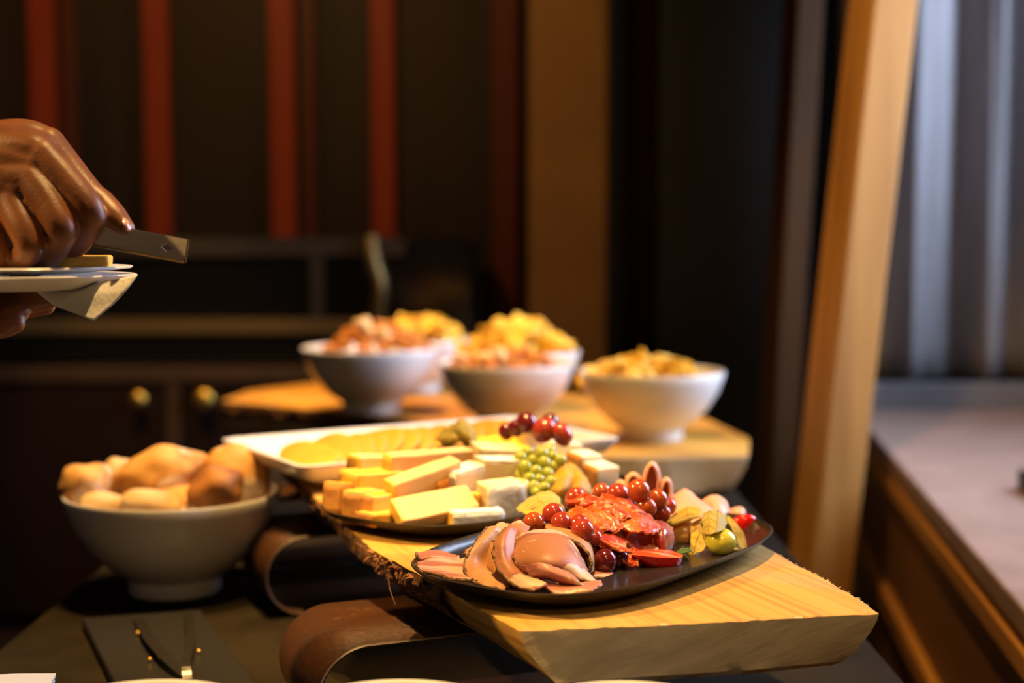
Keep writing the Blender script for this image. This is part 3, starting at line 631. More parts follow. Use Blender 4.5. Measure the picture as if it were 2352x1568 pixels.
# ------------------------------------------------------------------ cheeses
def block(name, a, b, wd, ht, m, label, roll_=0, wedge=1.0, bev=.0022, rind=None, px=True, seed=0, cat='cheese'):
    """a bar from a to b (pixel, pixel, distance); wd across, ht up; wedge<1 narrows the far end"""
    A, Bp = (Q(*a), Q(*b)) if px else (Vector(a), Vector(b))
    u = (Bp - A); L = u.length; u.normalize()
    s = u.cross(Vector((0, 0, 1))).normalized(); h = s.cross(u)
    Rm = Matrix.Rotation(roll_, 3, u); s, h = Rm @ s, Rm @ h
    rr = random.Random(seed + int(a[0])); V, F = [], []; nL, nW, nH = 7, 4, 4
    idx = {}
    def vid(i, j, k):
        if (i, j, k) not in idx:
            f = i / nL; kk = 1 + (wedge - 1) * f
            p = A + u * (L * f) + s * ((j / nW - .5) * wd * kk) + h * ((k / nH - .5) * ht)
            p += noise.noise_vector(p * 70 + Vector((seed, 0, 0))) * .0011
            idx[(i, j, k)] = len(V); V.append(p)
        return idx[(i, j, k)]
    for i in range(nL):
        for j in range(nW):
            for k in (0, nH): F.append((vid(i, j, k), vid(i + 1, j, k), vid(i + 1, j + 1, k), vid(i, j + 1, k)))
        for k in range(nH):
            for j in (0, nW): F.append((vid(i, j, k), vid(i + 1, j, k), vid(i + 1, j, k + 1), vid(i, j, k + 1)))
    for j in range(nW):
        for k in range(nH):
            for i in (0, nL): F.append((vid(i, j, k), vid(i, j + 1, k), vid(i, j + 1, k + 1), vid(i, j, k + 1)))
    o = mesh(name, V, F, m, angle=50); bevel(o, bev, 3); tag(o, label, cat, 'cheese pieces on the dark platter')
    def plate(nm, mm, side):
        t = .0012; o_ = .0006; Vv = []
        if side == 'front': G = [[A + u * (L * i / 8) + s * (wd / 2 * (1 + (wedge - 1) * i / 8) + o_) + h * ((k / 4 - .5) * ht * .97) for i in range(9)] for k in range(5)]
        elif side == 'back': G = [[A + u * (L * i / 8) - s * (wd / 2 * (1 + (wedge - 1) * i / 8) + o_) + h * ((k / 4 - .5) * ht * .97) for i in range(9)] for k in range(5)]
        elif side == 'top': G = [[A + u * (L * i / 8) + s * ((k / 4 - .5) * wd * .97 * (1 + (wedge - 1) * i / 8)) + h * (ht / 2 + o_) for i in range(9)] for k in range(5)]
        elif side == 'start': G = [[A - u * o_ + s * ((i / 8 - .5) * wd * .97) + h * ((k / 4 - .5) * ht * .97) for i in range(9)] for k in range(5)]
        else: G = [[Bp + u * o_ + s * ((i / 8 - .5) * wd * .97 * wedge) + h * ((k / 4 - .5) * ht * .97) for i in range(9)] for k in range(5)]
        Vv = [p + noise.noise_vector(p * 160) * .0008 for r in G for p in r]
        Ff = [(j * 9 + i, j * 9 + i + 1, (j + 1) * 9 + i + 1, (j + 1) * 9 + i) for j in range(4) for i in range(8)]
        r_ = mesh(nm, Vv, Ff, mm, o, angle=180); solid(r_, t)
    for side, mm in (rind or []): plate('rind', mm, side)
    return o
K = M
# left heap
block('cheese_block', (762, 1146, 1.455), (832, 1150, 1.49), .026, .036, K['cheese_b'], 'orange-sided upright cheese block leftmost on the dark platter', -.05, rind=[('start', K['cheese_o']), ('front', K['cheese_o'])], seed=1)
block('cheese_block', (808, 1166, 1.425), (850, 1156, 1.46), .022, .034, K['cheese_b'], 'narrow orange-faced cheese slab in front of the leftmost block', .05, rind=[('start', K['cheese_o']), ('front', K['cheese_o'])], seed=2)
block('cheese_block', (838, 1192, 1.40), (915, 1184, 1.43), .030, .013, K['cheese_b'], 'flat yellow cheese piece lying at the very bottom of the left heap', 0, rind=[('start', K['cheese_o'])], seed=3)
block('cheese_block', (830, 1158, 1.42), (915, 1150, 1.455), .034, .021, K['cheese_b'], 'yellow cheese block resting on the lowest flat piece of the left heap', 0, rind=[('start', K['cheese_o'])], seed=4)
block('cheese_block', (800, 1111, 1.47), (905, 1104, 1.50), .042, .026, K['cheese_b'], 'broad yellow cheese block above the leftmost orange ones', 0, rind=[('start', K['cheese_b'])], seed=5)
block('cheese_block', (812, 1064, 1.505), (905, 1064, 1.53), .030, .018, K['cheese_a'], 'small pale wedge of cheese topping the left heap', .0, 1.0, rind=[('start', K['cheese_b'])], seed=6)
# bars in the middle
block('cheese_bar', (888, 1082, 1.49), (1076, 1066, 1.545), .020, .037, K['cheese_a'], 'longest upright cheese bar standing at the back of the heap', .10, rind=[('start', K['cheese_b'])], seed=7)
block('cheese_bar', (897, 1128, 1.435), (1048, 1074, 1.485), .020, .023, K['cheese_a'], 'cheese bar tilted across the upright one behind it', .22, rind=[('start', K['cheese_b'])], seed=8)
block('cheese_bar', (911, 1183, 1.395), (1084, 1148, 1.435), .033, .016, K['cheese_a'], 'wide holed cheese bar slanting at the front of the heap', .62, rind=[('start', K['cheese_b'])], seed=9)
block('cheese_bar', (905, 1148, 1.45), (1030, 1128, 1.49), .022, .018, K['cheese_a'], 'cheese bar mostly buried under the tilted one', .1, seed=10)
block('cheese_wedge', (985, 1128, 1.47), (1040, 1112, 1.49), .03, .026, K['cheese_b'], 'amber-faced wedge showing in the gap between two pale bars', 0, rind=[('front', K['cheese_o'])], seed=11)
block('soft_cheese_wedge', (1030, 1112, 1.47), (1098, 1092, 1.50), .026, .026, K['cheese_w'], 'soft cheese wedge with a white rind behind the slanting front bar', .1, rind=[('top', K['rind_w']), ('start', K['rind_w'])], seed=12)
block('cheese_block', (1078, 1155, 1.44), (1112, 1150, 1.47), .02, .02, K['cheese_b'], 'small yellow cube between the front bar and the soft cheese', 0, seed=13)
# soft cheese stack
block('soft_cheese_wedge', (1086, 1056, 1.545), (1186, 1060, 1.565), .034, .032, K['cheese_w'], 'uppermost soft cheese wedge of the tall stack with wrinkled rind', .15, rind=[('top', K['cheese_w'])], seed=14)
block('soft_cheese_wedge', (1095, 1100, 1.50), (1192, 1100, 1.525), .028, .044, K['cheese_w'], 'middle soft cheese wedge of the tall stack, cut side forward', .08, rind=[('end', K['rind_w']), ('top', K['rind_w'])], seed=15)
block('soft_cheese_wedge', (1105, 1154, 1.44), (1190, 1144, 1.46), .026, .040, K['cheese_w'], 'lowest soft cheese wedge of the tall stack, white rind forward', .1, rind=[('front', K['rind_w'])], seed=16)
block('soft_cheese_wedge', (1186, 1140, 1.47), (1222, 1138, 1.50), .020, .036, K['cheese_w'], 'upright soft cheese sliver beside the green grapes', 0, rind=[('front', K['rind_w'])], seed=17)
block('soft_cheese_stick', (1032, 1195, 1.40), (1150, 1188, 1.425), .016, .0165, K['cheese_b'], 'small white-rinded cheese stick with a yellow end at the front', .1, rind=[('front', K['rind_w']), ('top', K['rind_w'])], seed=18)
# back and right
block('cheese_wedge', (1108, 1038, 1.60), (1196, 1028, 1.63), .045, .018, K['cheese_y'], 'bright yellow cheese wedge behind the soft cheese stack', .3, rind=None, seed=19)
block('cheese_wedge', (1088, 1075, 1.60), (1200, 1062, 1.62), .05, .02, K['cheese_y'], 'yellow cheese wedge lying beneath the bright one at the back', 0, seed=20)
block('cheese_wedge', (1190, 1012, 1.625), (1240, 1012, 1.64), .022, .026, K['cheese_a'], 'peach-coloured cheese piece under the dark purple grapes', 0, seed=21)
block('blue_cheese_piece', (1255, 1035, 1.64), (1330, 1040, 1.65), .026, .024, K['cheese_blue'], 'pale blue-veined cheese crumbled behind the green grapes', 0, seed=22)
block('blue_cheese_piece', (1200, 1042, 1.64), (1290, 1048, 1.66), .05, .022, K['cheese_blue'], 'blue-veined cheese block supporting the dark purple grapes', 0, seed=23)
block('blue_cheese_piece', (1318, 1066, 1.585), (1366, 1062, 1.60), .030, .026, K['cheese_blue'], 'pale cheese cube with an orange side, upper of two at the right', .1, rind=[('start', K['cheese_o'])], seed=24)
block('blue_cheese_piece', (1352, 1095, 1.565), (1402, 1090, 1.58), .034, .028, K['cheese_blue'], 'pale cheese cube with an orange side, lower one at the right end', .1, rind=[('start', K['cheese_o'])], seed=25)
block('blue_cheese_piece', (1300, 1100, 1.61), (1366, 1096, 1.63), .04, .028, K['cheese_blue'], 'pale cheese block half hidden behind the amber husk', 0, seed=26)
block('cheese_block', (1210, 1105, 1.60), (1290, 1105, 1.62), .05, .03, K['cheese_y'], 'yellow cheese block buried under the green grapes', 0, seed=27)
# ------------------------------------------------------------------ cold cuts
M['salami_e'] = mat('pale_salami_edge', (.74, .26, .08, 1), .4, col2=(.62, .12, .03, 1), scale=200)
def rind(G, which, parent, m, r=.0013, name='rind', a=0, b=1.0):
    P = edge_of(G, which); P = P[int(a * (len(P) - 1)):int(b * (len(P) - 1)) + 1]
    rr = random.Random(len(P)); B().tube(P, [r * rr.uniform(.7, 1.35) for _ in P], 6).build(name, m, parent)
def meat(name, rows, m, label, cat, group, dD=0, t=.0018, rinds='', rm='pepper', rr_=.0013, sub=None, seed=0, nu=24, nv=20, rag=.0012, wob=.0012):
    o, G = patch(name, rows, M[m], None, nu, nv, t, dD, rag, wob, seed)
    tag(o, label, cat, group)
    for wch in rinds.split(): rind(G, wch, o, M[rm], rr_)
    return o
HG, SG = 'ham slices on the front platter', 'folded salami slices on the front platter'
d = .022
meat('ham_slice', [[(957, 1270, 1.2), (990, 1265, 1.205), (1022, 1268, 1.205), (1056, 1277, 1.195)], [(964, 1286, 1.185), (995, 1280, 1.19), (1025, 1281, 1.19), (1052, 1286, 1.185)]], 'ham_p', 'thin pink ham strip overhanging the left end of the front platter', 'ham', HG, d, rinds='left', seed=1)
meat('bacon_slice', [[(960, 1291, 1.185), (1000, 1280, 1.19), (1040, 1284, 1.185), (1082, 1280, 1.18)], [(957, 1300, 1.165), (1000, 1296, 1.165), (1045, 1300, 1.16), (1090, 1298, 1.16)], [(966, 1311, 1.15), (1002, 1318, 1.14), (1048, 1329, 1.125), (1098, 1335, 1.12)]], 'bacon', 'flat streaky bacon slice lying at the left end of the front platter', 'bacon', HG, d, rinds='bot', seed=2)
meat('ham_slice', [[(1120, 1213, 1.19), (1142, 1211, 1.1915), (1168, 1224, 1.2)], [(1086, 1255, 1.165), (1108, 1250, 1.169), (1133, 1258, 1.18)], [(1066, 1300, 1.145), (1090, 1295, 1.1515), (1117, 1298, 1.165)], [(1090, 1337, 1.12), (1112, 1325, 1.1265), (1134, 1320, 1.14)], [(1158, 1354, 1.105), (1163, 1348, 1.109), (1170, 1338, 1.12)]], 'ham_t', 'tan crescent-folded ham slice standing second from the left', 'ham', HG, d, rinds='left', seed=3, wob=.0006)
meat('ham_slice', [[(1112, 1250, 1.175), (1135, 1243, 1.17), (1152, 1250, 1.16)], [(1104, 1295, 1.165), (1128, 1288, 1.155), (1152, 1292, 1.15)], [(1135, 1332, 1.14), (1150, 1324, 1.135), (1168, 1322, 1.13)], [(1165, 1352, 1.115), (1172, 1345, 1.113), (1185, 1345, 1.11)]], 'ham_t', 'shaded tan ham fold tucked between the two crescent slices', 'ham', HG, d + .008, rinds='left top', seed=4)
meat('ham_slice', [[(1160, 1213, 1.165), (1172, 1209, 1.164), (1186, 1216, 1.17)], [(1137, 1245, 1.145), (1158, 1238, 1.144), (1180, 1248, 1.15)], [(1137, 1285, 1.13), (1160, 1280, 1.129), (1184, 1290, 1.135)], [(1154, 1320, 1.115), (1178, 1312, 1.114), (1207, 1318, 1.12)], [(1186, 1346, 1.095), (1210, 1335, 1.094), (1237, 1331, 1.1)], [(1232, 1354, 1.085), (1245, 1350, 1.084), (1260, 1342, 1.09)]], 'ham', 'pinkish crescent-folded ham slice standing in front of the big rounded one', 'ham', HG, d, rinds='left', seed=5, wob=.0006)
meat('ham_slice', [[(1180, 1246, 1.185), (1213, 1222, 1.195), (1260, 1218, 1.2), (1302, 1227, 1.195), (1320, 1250, 1.185)], [(1175, 1262, 1.155), (1215, 1245, 1.15), (1262, 1238, 1.15), (1307, 1247, 1.155), (1330, 1270, 1.165)], [(1181, 1285, 1.13), (1220, 1275, 1.12), (1265, 1268, 1.118), (1312, 1275, 1.125), (1342, 1295, 1.14)], [(1196, 1308, 1.12), (1230, 1300, 1.11), (1270, 1295, 1.107), (1317, 1303, 1.112), (1354, 1320, 1.125)], [(1213, 1324, 1.125), (1240, 1314, 1.115), (1282, 1314, 1.11), (1327, 1327, 1.108), (1380, 1347, 1.105)]], 'ham', 'big rounded dome of smooth ham draped at the platter front', 'ham', HG, d, rinds='left', seed=6, wob=.0005)
meat('ham_slice', [[(1200, 1300, 1.113), (1235, 1291, 1.103), (1276, 1303, 1.101), (1312, 1319, 1.1)], [(1215, 1318, 1.106), (1250, 1311, 1.098), (1290, 1324, 1.095), (1332, 1340, 1.095)], [(1233, 1332, 1.108), (1262, 1326, 1.103), (1300, 1340, 1.1), (1348, 1351, 1.095)]], 'ham_p', 'purplish ham flap hanging below the rounded dome', 'ham', HG, d, rinds='bot', seed=7)
meat('ham_slice', [[(1236, 1343, 1.1), (1290, 1343, 1.105), (1335, 1340, 1.105), (1378, 1335, 1.11)], [(1258, 1354, 1.09), (1295, 1354, 1.09), (1340, 1351, 1.09), (1380, 1346, 1.1)], [(1278, 1368, 1.085), (1300, 1366, 1.083), (1335, 1360, 1.085), (1362, 1352, 1.09)]], 'ham_p', 'pink ham point sticking over the front rim of the platter', 'ham', HG, d, rinds='bot', rm='ham_t', seed=8)
meat('ham_slice', [[(1252, 1203, 1.232), (1290, 1207, 1.232), (1325, 1222, 1.227), (1351, 1243, 1.217), (1363, 1275, 1.207), (1365, 1306, 1.202)], [(1258, 1218, 1.205), (1294, 1219, 1.202), (1328, 1232, 1.198), (1352, 1254, 1.19), (1362, 1283, 1.183), (1361, 1311, 1.18)], [(1268, 1238, 1.18), (1300, 1237, 1.175), (1331, 1248, 1.17), (1350, 1270, 1.165), (1358, 1295, 1.16), (1353, 1317, 1.16)]], 'ham_t', 'rolled ham slice with a peppered brown rim beside the grapes', 'ham', HG, d, rinds='bot', seed=9, wob=.0005)
meat('ham_slice', [[(1285, 1232, 1.225), (1310, 1236, 1.225), (1335, 1250, 1.215)], [(1300, 1262, 1.205), (1325, 1266, 1.205), (1345, 1278, 1.2)], [(1320, 1298, 1.18), (1335, 1305, 1.18), (1352, 1317, 1.18)]], 'ham_t', 'inner tan ham slice showing inside the peppered roll', 'ham', HG, d, seed=10)
meat('ham_slice', [[(1172, 1203, 1.22), (1195, 1197, 1.22), (1216, 1209, 1.215)], [(1178, 1222, 1.2), (1197, 1219, 1.195), (1214, 1229, 1.195)], [(1183, 1246, 1.19), (1200, 1241, 1.185), (1218, 1240, 1.185)]], 'ham_p', 'small pink ham curl rising above the crescent slice', 'ham', HG, d, rinds='left', seed=11)
meat('ham_slice', [[(1124, 1217, 1.22), (1145, 1200, 1.225), (1168, 1204, 1.22)], [(1124, 1232, 1.2), (1148, 1222, 1.2), (1172, 1216, 1.2)], [(1120, 1248, 1.185), (1145, 1240, 1.18), (1165, 1235, 1.18)]], 'ham_s', 'salmon-pink ham tip at the upper left of the heap', 'ham', HG, d + .01, seed=12)
meat('ham_slice', [[(1255, 1208, 1.24), (1275, 1200, 1.24), (1295, 1212, 1.235)], [(1250, 1225, 1.215), (1278, 1224, 1.215), (1305, 1232, 1.21)]], 'ham_t', 'tan ham scrap between the grapes and the rounded slice', 'ham', HG, d, rinds='top', seed=13)
meat('ham_slice', [[(1345, 1313, 1.215), (1385, 1309, 1.222), (1416, 1318, 1.215)], [(1350, 1325, 1.195), (1385, 1325, 1.195), (1418, 1324, 1.198)]], 'ham_p', 'flat pink ham scrap lying on the platter below the grapes', 'ham', HG, .004, seed=14)
meat('ham_slice', [[(1070, 1262, 1.2), (1100, 1250, 1.205), (1130, 1245, 1.205)], [(1068, 1275, 1.19), (1100, 1272, 1.19), (1130, 1270, 1.19)]], 'ham_t', 'orange ham edge peeking out behind the left crescent slice', 'ham', HG, .025, rinds='left', seed=15)
# hidden filling that carries the folds
meat('ham_slice', [[(1150, 1275, 1.24), (1250, 1270, 1.25), (1330, 1275, 1.25)], [(1140, 1310, 1.2), (1240, 1300, 1.19), (1335, 1310, 1.2)], [(1160, 1345, 1.155), (1250, 1345, 1.145), (1320, 1345, 1.155)]], 'ham_p', 'ham slice lying flat underneath the folded ham slices', 'ham', HG, 0.012, seed=16)

e = .034
sal = lambda rows, m, label, sd, **k: meat('salami_slice', rows, m, label, 'salami', SG, e + k.pop('dd', 0), t=.0015, rinds='top left right', rm='salami_e', rr_=.0007, seed=sd, rag=k.pop('rag', .0022), wob=k.pop('wob', .0016), **k)
sal([[(1298, 1182, 1.25), (1325, 1167, 1.255), (1350, 1171, 1.25), (1366, 1190, 1.24)], [(1303, 1197, 1.235), (1330, 1188, 1.235), (1355, 1195, 1.23), (1377, 1211, 1.225)], [(1313, 1207, 1.23), (1340, 1211, 1.22), (1365, 1223, 1.215), (1392, 1241, 1.21)]], 'salami_f', 'orange salami fold at the left end of the salami heap', 21)
sal([[(1343, 1168, 1.257), (1370, 1183, 1.247), (1400, 1208, 1.237), (1442, 1244, 1.227)], [(1353, 1195, 1.225), (1375, 1215, 1.22), (1405, 1235, 1.21), (1437, 1255, 1.205)], [(1368, 1225, 1.205), (1385, 1240, 1.2), (1405, 1250, 1.195), (1442, 1262, 1.195)], [(1383, 1257, 1.2), (1400, 1260, 1.195), (1420, 1266, 1.19), (1457, 1270, 1.19)]], 'salami', 'long red-orange salami slope running down the heap front', 22)
sal([[(1381, 1141, 1.28), (1415, 1146, 1.285), (1450, 1163, 1.28), (1492, 1184, 1.27), (1512, 1204, 1.26)], [(1408, 1160, 1.255), (1435, 1170, 1.25), (1465, 1185, 1.245), (1497, 1204, 1.24), (1514, 1212, 1.238)], [(1424, 1190, 1.235), (1445, 1204, 1.23), (1470, 1211, 1.228), (1497, 1214, 1.23), (1510, 1221, 1.232)], [(1434, 1216, 1.225), (1450, 1223, 1.222), (1468, 1223, 1.222), (1490, 1225, 1.225), (1502, 1228, 1.228)]], 'salami_f', 'front salami slice with a frizzled orange fatty face', 26, rag=.003, wob=.002)
sal([[(1493, 1199, 1.27), (1520, 1197, 1.275), (1542, 1212, 1.275)], [(1496, 1215, 1.25), (1525, 1214, 1.245), (1547, 1236, 1.255)], [(1499, 1236, 1.24), (1523, 1240, 1.235), (1545, 1256, 1.25)], [(1505, 1257, 1.24), (1521, 1264, 1.235), (1536, 1267, 1.245)]], 'salami_d', 'dark wine-red salami slice cupped at the right end of the heap', 27, rag=.001, wob=.0006)
sal([[(1423, 1221, 1.25), (1460, 1224, 1.26), (1497, 1227, 1.26)], [(1438, 1243, 1.23), (1470, 1246, 1.24), (1502, 1248, 1.24)], [(1458, 1264, 1.22), (1485, 1270, 1.22), (1512, 1266, 1.225)]], 'salami', 'deep red salami hollow under the frizzled slice', 28)
sal([[(1388, 1248, 1.215), (1420, 1250, 1.215), (1455, 1262, 1.21)], [(1400, 1262, 1.2), (1425, 1268, 1.198), (1462, 1275, 1.195)], [(1425, 1275, 1.19), (1445, 1282, 1.19), (1465, 1284, 1.19)], [(1433, 1292, 1.182), (1450, 1300, 1.177), (1464, 1298, 1.18)]], 'salami_f', 'flat orange salami slice beside the cut strawberry', 29, dd=.012)
sal([[(1360, 1200, 1.27), (1420, 1200, 1.285), (1490, 1210, 1.29)], [(1370, 1240, 1.235), (1420, 1245, 1.25), (1500, 1250, 1.26)], [(1385, 1265, 1.215), (1440, 1275, 1.22), (1500, 1270, 1.24)]], 'salami', 'salami slice underneath the whole salami heap', 30, dd=.012)

def salami_fold(a, b, r0, r1, m, label, seed, arc=118):
    A, Bp = Q(*a), Q(*b); ax = (Bp - A).normalized(); up = Vector((-.15, -.62, .78)); up = (up - ax * up.dot(ax)).normalized(); sd = ax.cross(up); V, F = [], []; nu, nv = 26, 26
    for j in range(nv):
        f = j / (nv - 1); c = A.lerp(Bp, f) + up * (.004 * math.sin(PI * f)); r_ = r0 + (r1 - r0) * f
        for i in range(nu):
            g = 2 * i / (nu - 1) - 1; an = math.radians(arc) * g * (1 + .12 * math.sin(6 * f + seed)); rr_ = r_ * (1 + .10 * math.sin(9 * f + 4 * g + seed))
            p = c + up * (math.cos(an) * rr_) + sd * (math.sin(an) * rr_ * .9)
            if j in (0, nv - 1) or i in (0, nu - 1): p += noise.noise_vector(p * 300 + Vector((seed, 0, 0))) * .0024
            V.append(p + noise.noise_vector(p * 120 + Vector((0, seed, 0))) * .0011)
    for j in range(nv - 1):
        for i in range(nu - 1): F.append((j * nu + i, j * nu + i + 1, (j + 1) * nu + i + 1, (j + 1) * nu + i))
    o = mesh('salami_slice', V, F, M[m], None, angle=180); solid(o, .0014); tag(o, label, 'salami', SG)
    B().tube([V[(nv - 1) * nu + i] for i in range(nu)], .0008, 5).build('rind', M['salami_e'], o)
salami_fold((1304, 1157, 1.305), (1404, 1172, 1.295), .0042, .0075, 'salami', 'rolled salami slice pointing left at the top of the heap', 1)
salami_fold((1336, 1145, 1.315), (1436, 1212, 1.272), .0055, .0115, 'salami', 'salami fold leaning between the rolled one and the frizzled one', 2)
salami_fold((1350, 1166, 1.30), (1424, 1232, 1.258), .0055, .0095, 'salami_f', 'shaded salami fold deep in the middle of the heap', 3)
salami_fold((1384, 1146, 1.325), (1466, 1196, 1.29), .0055, .0105, 'salami', 'salami fold tucked behind the frizzled fatty slice', 4)
salami_fold((1322, 1176, 1.292), (1398, 1238, 1.252), .0060, .0105, 'salami_f', 'salami fold rolled open at the lower left of the heap', 5)
PG = 'soft pink ham rolls at the far end of the front platter'
soft = lambda rows, label, sd, **k: meat('cooked_ham_slice', rows, 'ham_s', label, 'ham', PG, 0, t=.002, seed=sd, wob=.0005, rag=.0005, **k)
def ham_loop(cx, cy, hw, ht, D, lean, label, sd):
    """a ribbon of ham standing in an arch, its hollow side to the front"""
    rows = []
    for k, (dd, q, dy) in enumerate(((.018, 1.0, 0), (.004, 1.06, -1), (-.010, .98, 1), (-.018, .74, 6))):
        rr_ = []
        for a in (-100, -66, -34, 0, 34, 66, 100):
            t = math.radians(a); up = math.cos(t) if abs(a) < 90 else 0
            x = cx + hw * q * math.sin(t) * (1 if abs(a) < 90 else .86) + lean * up; y = cy + ht - ht * up * (.96 + .04 * q) + dy + (ht * .35 if abs(a) > 90 else 0)
            rr_.append((x, y, D + dd))
        rows.append(rr_)
    soft(rows, label, sd)
    o, G = patch('ham_lining', [[(cx - hw * .8 + lean, cy + ht * .25, D + .012), (cx + lean, cy + ht * .08, D + .014), (cx + hw * .8 + lean, cy + ht * .25, D + .012)], [(cx - hw * .8, cy + ht * 1.25, D + .004), (cx, cy + ht * 1.25, D + .004), (cx + hw * .8, cy + ht * 1.25, D + .004)]], M['ham_s'], bpy.data.objects[LAST()], 10, 10, .0015)
def LAST(): return max((o.name for o in bpy.data.objects if o.name.startswith('cooked_ham_slice')), key=lambda n: (len(n), n))
ham_loop(1496, 1062, 20, 58, 1.42, 2, 'tall pink ham curl sticking up highest behind the grapes', 41)
ham_loop(1458, 1086, 20, 34, 1.415, -4, 'short pink ham curl left of the tall curl', 42)
ham_loop(1528, 1098, 15, 40, 1.42, 3, 'pale ham roll just right of the tall curl', 43)
soft([[(1408, 1118, 1.42), (1424, 1103, 1.42), (1440, 1108, 1.42)], [(1412, 1128, 1.4), (1426, 1118, 1.4), (1442, 1120, 1.4)], [(1415, 1142, 1.395), (1428, 1135, 1.395), (1444, 1138, 1.395)]], 'low pink ham fold behind the row of red grapes', 44)
soft([[(1532, 1152, 1.44), (1552, 1136, 1.445), (1572, 1124, 1.45), (1590, 1134, 1.45), (1604, 1152, 1.445)], [(1534, 1162, 1.42), (1560, 1147, 1.415), (1582, 1146, 1.415), (1606, 1152, 1.42), (1630, 1164, 1.425)], [(1535, 1186, 1.4), (1560, 1176, 1.39), (1590, 1170, 1.388), (1620, 1172, 1.392), (1648, 1182, 1.4)], [(1540, 1212, 1.39), (1565, 1206, 1.38), (1600, 1200, 1.376), (1630, 1198, 1.38), (1655, 1200, 1.39)]], 'broad smooth pink ham fold behind the yellow husk leaf', 45)
soft([[(1612, 1152, 1.455), (1630, 1140, 1.46), (1648, 1139, 1.46), (1666, 1150, 1.455), (1676, 1170, 1.45)], [(1618, 1164, 1.435), (1636, 1154, 1.43), (1650, 1153, 1.43), (1666, 1165, 1.43), (1677, 1184, 1.435)], [(1628, 1186, 1.42), (1642, 1178, 1.415), (1656, 1178, 1.415), (1668, 1186, 1.418), (1678, 1198, 1.425)]], 'rounded pink ham fold at the right of the broad one', 46)
soft([[(1676, 1172, 1.45), (1690, 1166, 1.452), (1704, 1166, 1.452), (1712, 1175, 1.45)], [(1678, 1180, 1.44), (1691, 1176, 1.436), (1703, 1178, 1.436), (1709, 1186, 1.44)], [(1684, 1188, 1.438), (1693, 1186, 1.434), (1701, 1188, 1.434), (1704, 1190, 1.438)]], 'little ham curl at the far right end of the platter', 47)
soft([[(1440, 1125, 1.47), (1520, 1130, 1.475), (1620, 1165, 1.47)], [(1430, 1150, 1.42), (1520, 1160, 1.415), (1625, 1185, 1.42)], [(1430, 1185, 1.37), (1510, 1195, 1.36), (1600, 1205, 1.37)]], 'pink ham slice lying under the curls at the far end', 48)

# ------------------------------------------------------------------ grapes
def bunch(name, label, items, group=None, cat='grapes', seed=0):
    """items: (px, py, radius px, D, material[, stretch])"""
    rr = random.Random(seed); cen = Vector((0, 0, 0)); cs = []
    for it in items: c = Q(it[0], it[1], it[3]); cs.append(c); cen += c
    cen /= len(items); low = min(c.z for c in cs)
    t = thing(name, label, cat, (cen.x, cen.y, low - .008), group); from mathutils import Euler
    base = Vector(t.location); meshes = {}
    for it, c in zip(items, cs):
        r = it[2] / FPX * it[3] * 1.02; st = it[5] if len(it) > 5 else 1.06
        if it[4] not in meshes:
            o = B().ball((0, 0, 0), 1, 28, 18).build('grape', M[it[4]], angle=180)
            for v in o.data.vertices: v.co.z -= 1.0
            meshes[it[4]] = o.data; o.location = (0, 0, 0)
        else: o = bpy.data.objects.new('grape', meshes[it[4]]); C.objects.link(o)
        o.parent = t; o.location = c - base; o.scale = (r, r, r * st); o.rotation_euler = (rr.uniform(-.6, .6), rr.uniform(-.8, .8), rr.uniform(0, 6))
        if len(it) > 6: o.rotation_euler = it[6]
    b = B(); hub = cen + Vector((0, .004, -.002))
    for it, c in zip(items, cs):
        dv = (hub - c); r = it[2] / FPX * it[3]
        st_ = c + dv.normalized() * r * .9; b.tube(spline([st_, st_.lerp(hub, .5) + Vector((0, 0, .003)), hub], 6), [.0012, .0009, .0008, .0008, .001, .0012], 6)
    b.build('stem', M['stem'], t); return t
bunch('red_grape_bunch', 'red grapes on a stalk between the rolled ham and the salami', [
    (1270, 1180, 25, 1.262, 'grape_r'), (1225, 1200, 24, 1.25, 'grape_a'), (1288, 1200, 23, 1.245, 'grape_r'), (1330, 1206, 24, 1.245, 'grape_r'), (1338, 1219, 27, 1.225, 'grape_r'), (1192, 1206, 15, 1.255, 'grape_d'), (1366, 1236, 18, 1.24, 'grape_r', 1.2), (1258, 1222, 22, 1.26, 'grape_r'), (1305, 1232, 22, 1.27, 'grape_a')], 'red grapes on the front platter', seed=2)
bunch('red_grape_bunch', 'three dark red grapes on the platter floor left of the strawberry', [
    (1390, 1288, 27, 1.222, 'grape_d'), (1420, 1281, 24, 1.238, 'grape_d'), (1360, 1262, 21, 1.245, 'grape_d'), (1378, 1262, 18, 1.255, 'grape_a')], 'red grapes on the front platter', seed=3)
bunch('red_grape_bunch', 'red and amber grapes heaped behind the salami', [
    (1322, 1147, 24, 1.345, 'grape_r', 1.2, (0, .2, 0)), (1382, 1131, 22, 1.365, 'grape_a'), (1420, 1136, 26, 1.34, 'grape_r'), (1467, 1127, 26, 1.325, 'grape_a'), (1510, 1147, 24, 1.335, 'grape_a'), (1484, 1166, 25, 1.325, 'grape_a'), (1521, 1180, 20, 1.335, 'grape_r'), (1534, 1163, 20, 1.355, 'grape_r'), (1440, 1160, 22, 1.36, 'grape_r'), (1480, 1188, 20, 1.34, 'grape_a'), (1400, 1160, 20, 1.36, 'grape_r'), (1505, 1200, 20, 1.35, 'grape_r')], 'red grapes on the front platter', seed=4)
bunch('purple_grape_bunch', 'dark purple grapes perched on top of the cheese heap', [
    (1163, 991, 19, 1.60, 'grape_d'), (1186, 983, 20, 1.59, 'grape_d'), (1209, 971, 24, 1.585, 'grape_d'), (1250, 988, 27, 1.565, 'grape_r', 1.15), (1263, 970, 20, 1.60, 'grape_d'), (1291, 998, 23, 1.56, 'grape_r', 1.25, (0, -.5, 0)), (1230, 985, 18, 1.61, 'grape_d')], None, seed=5)
gi = []; gr = random.Random(9)
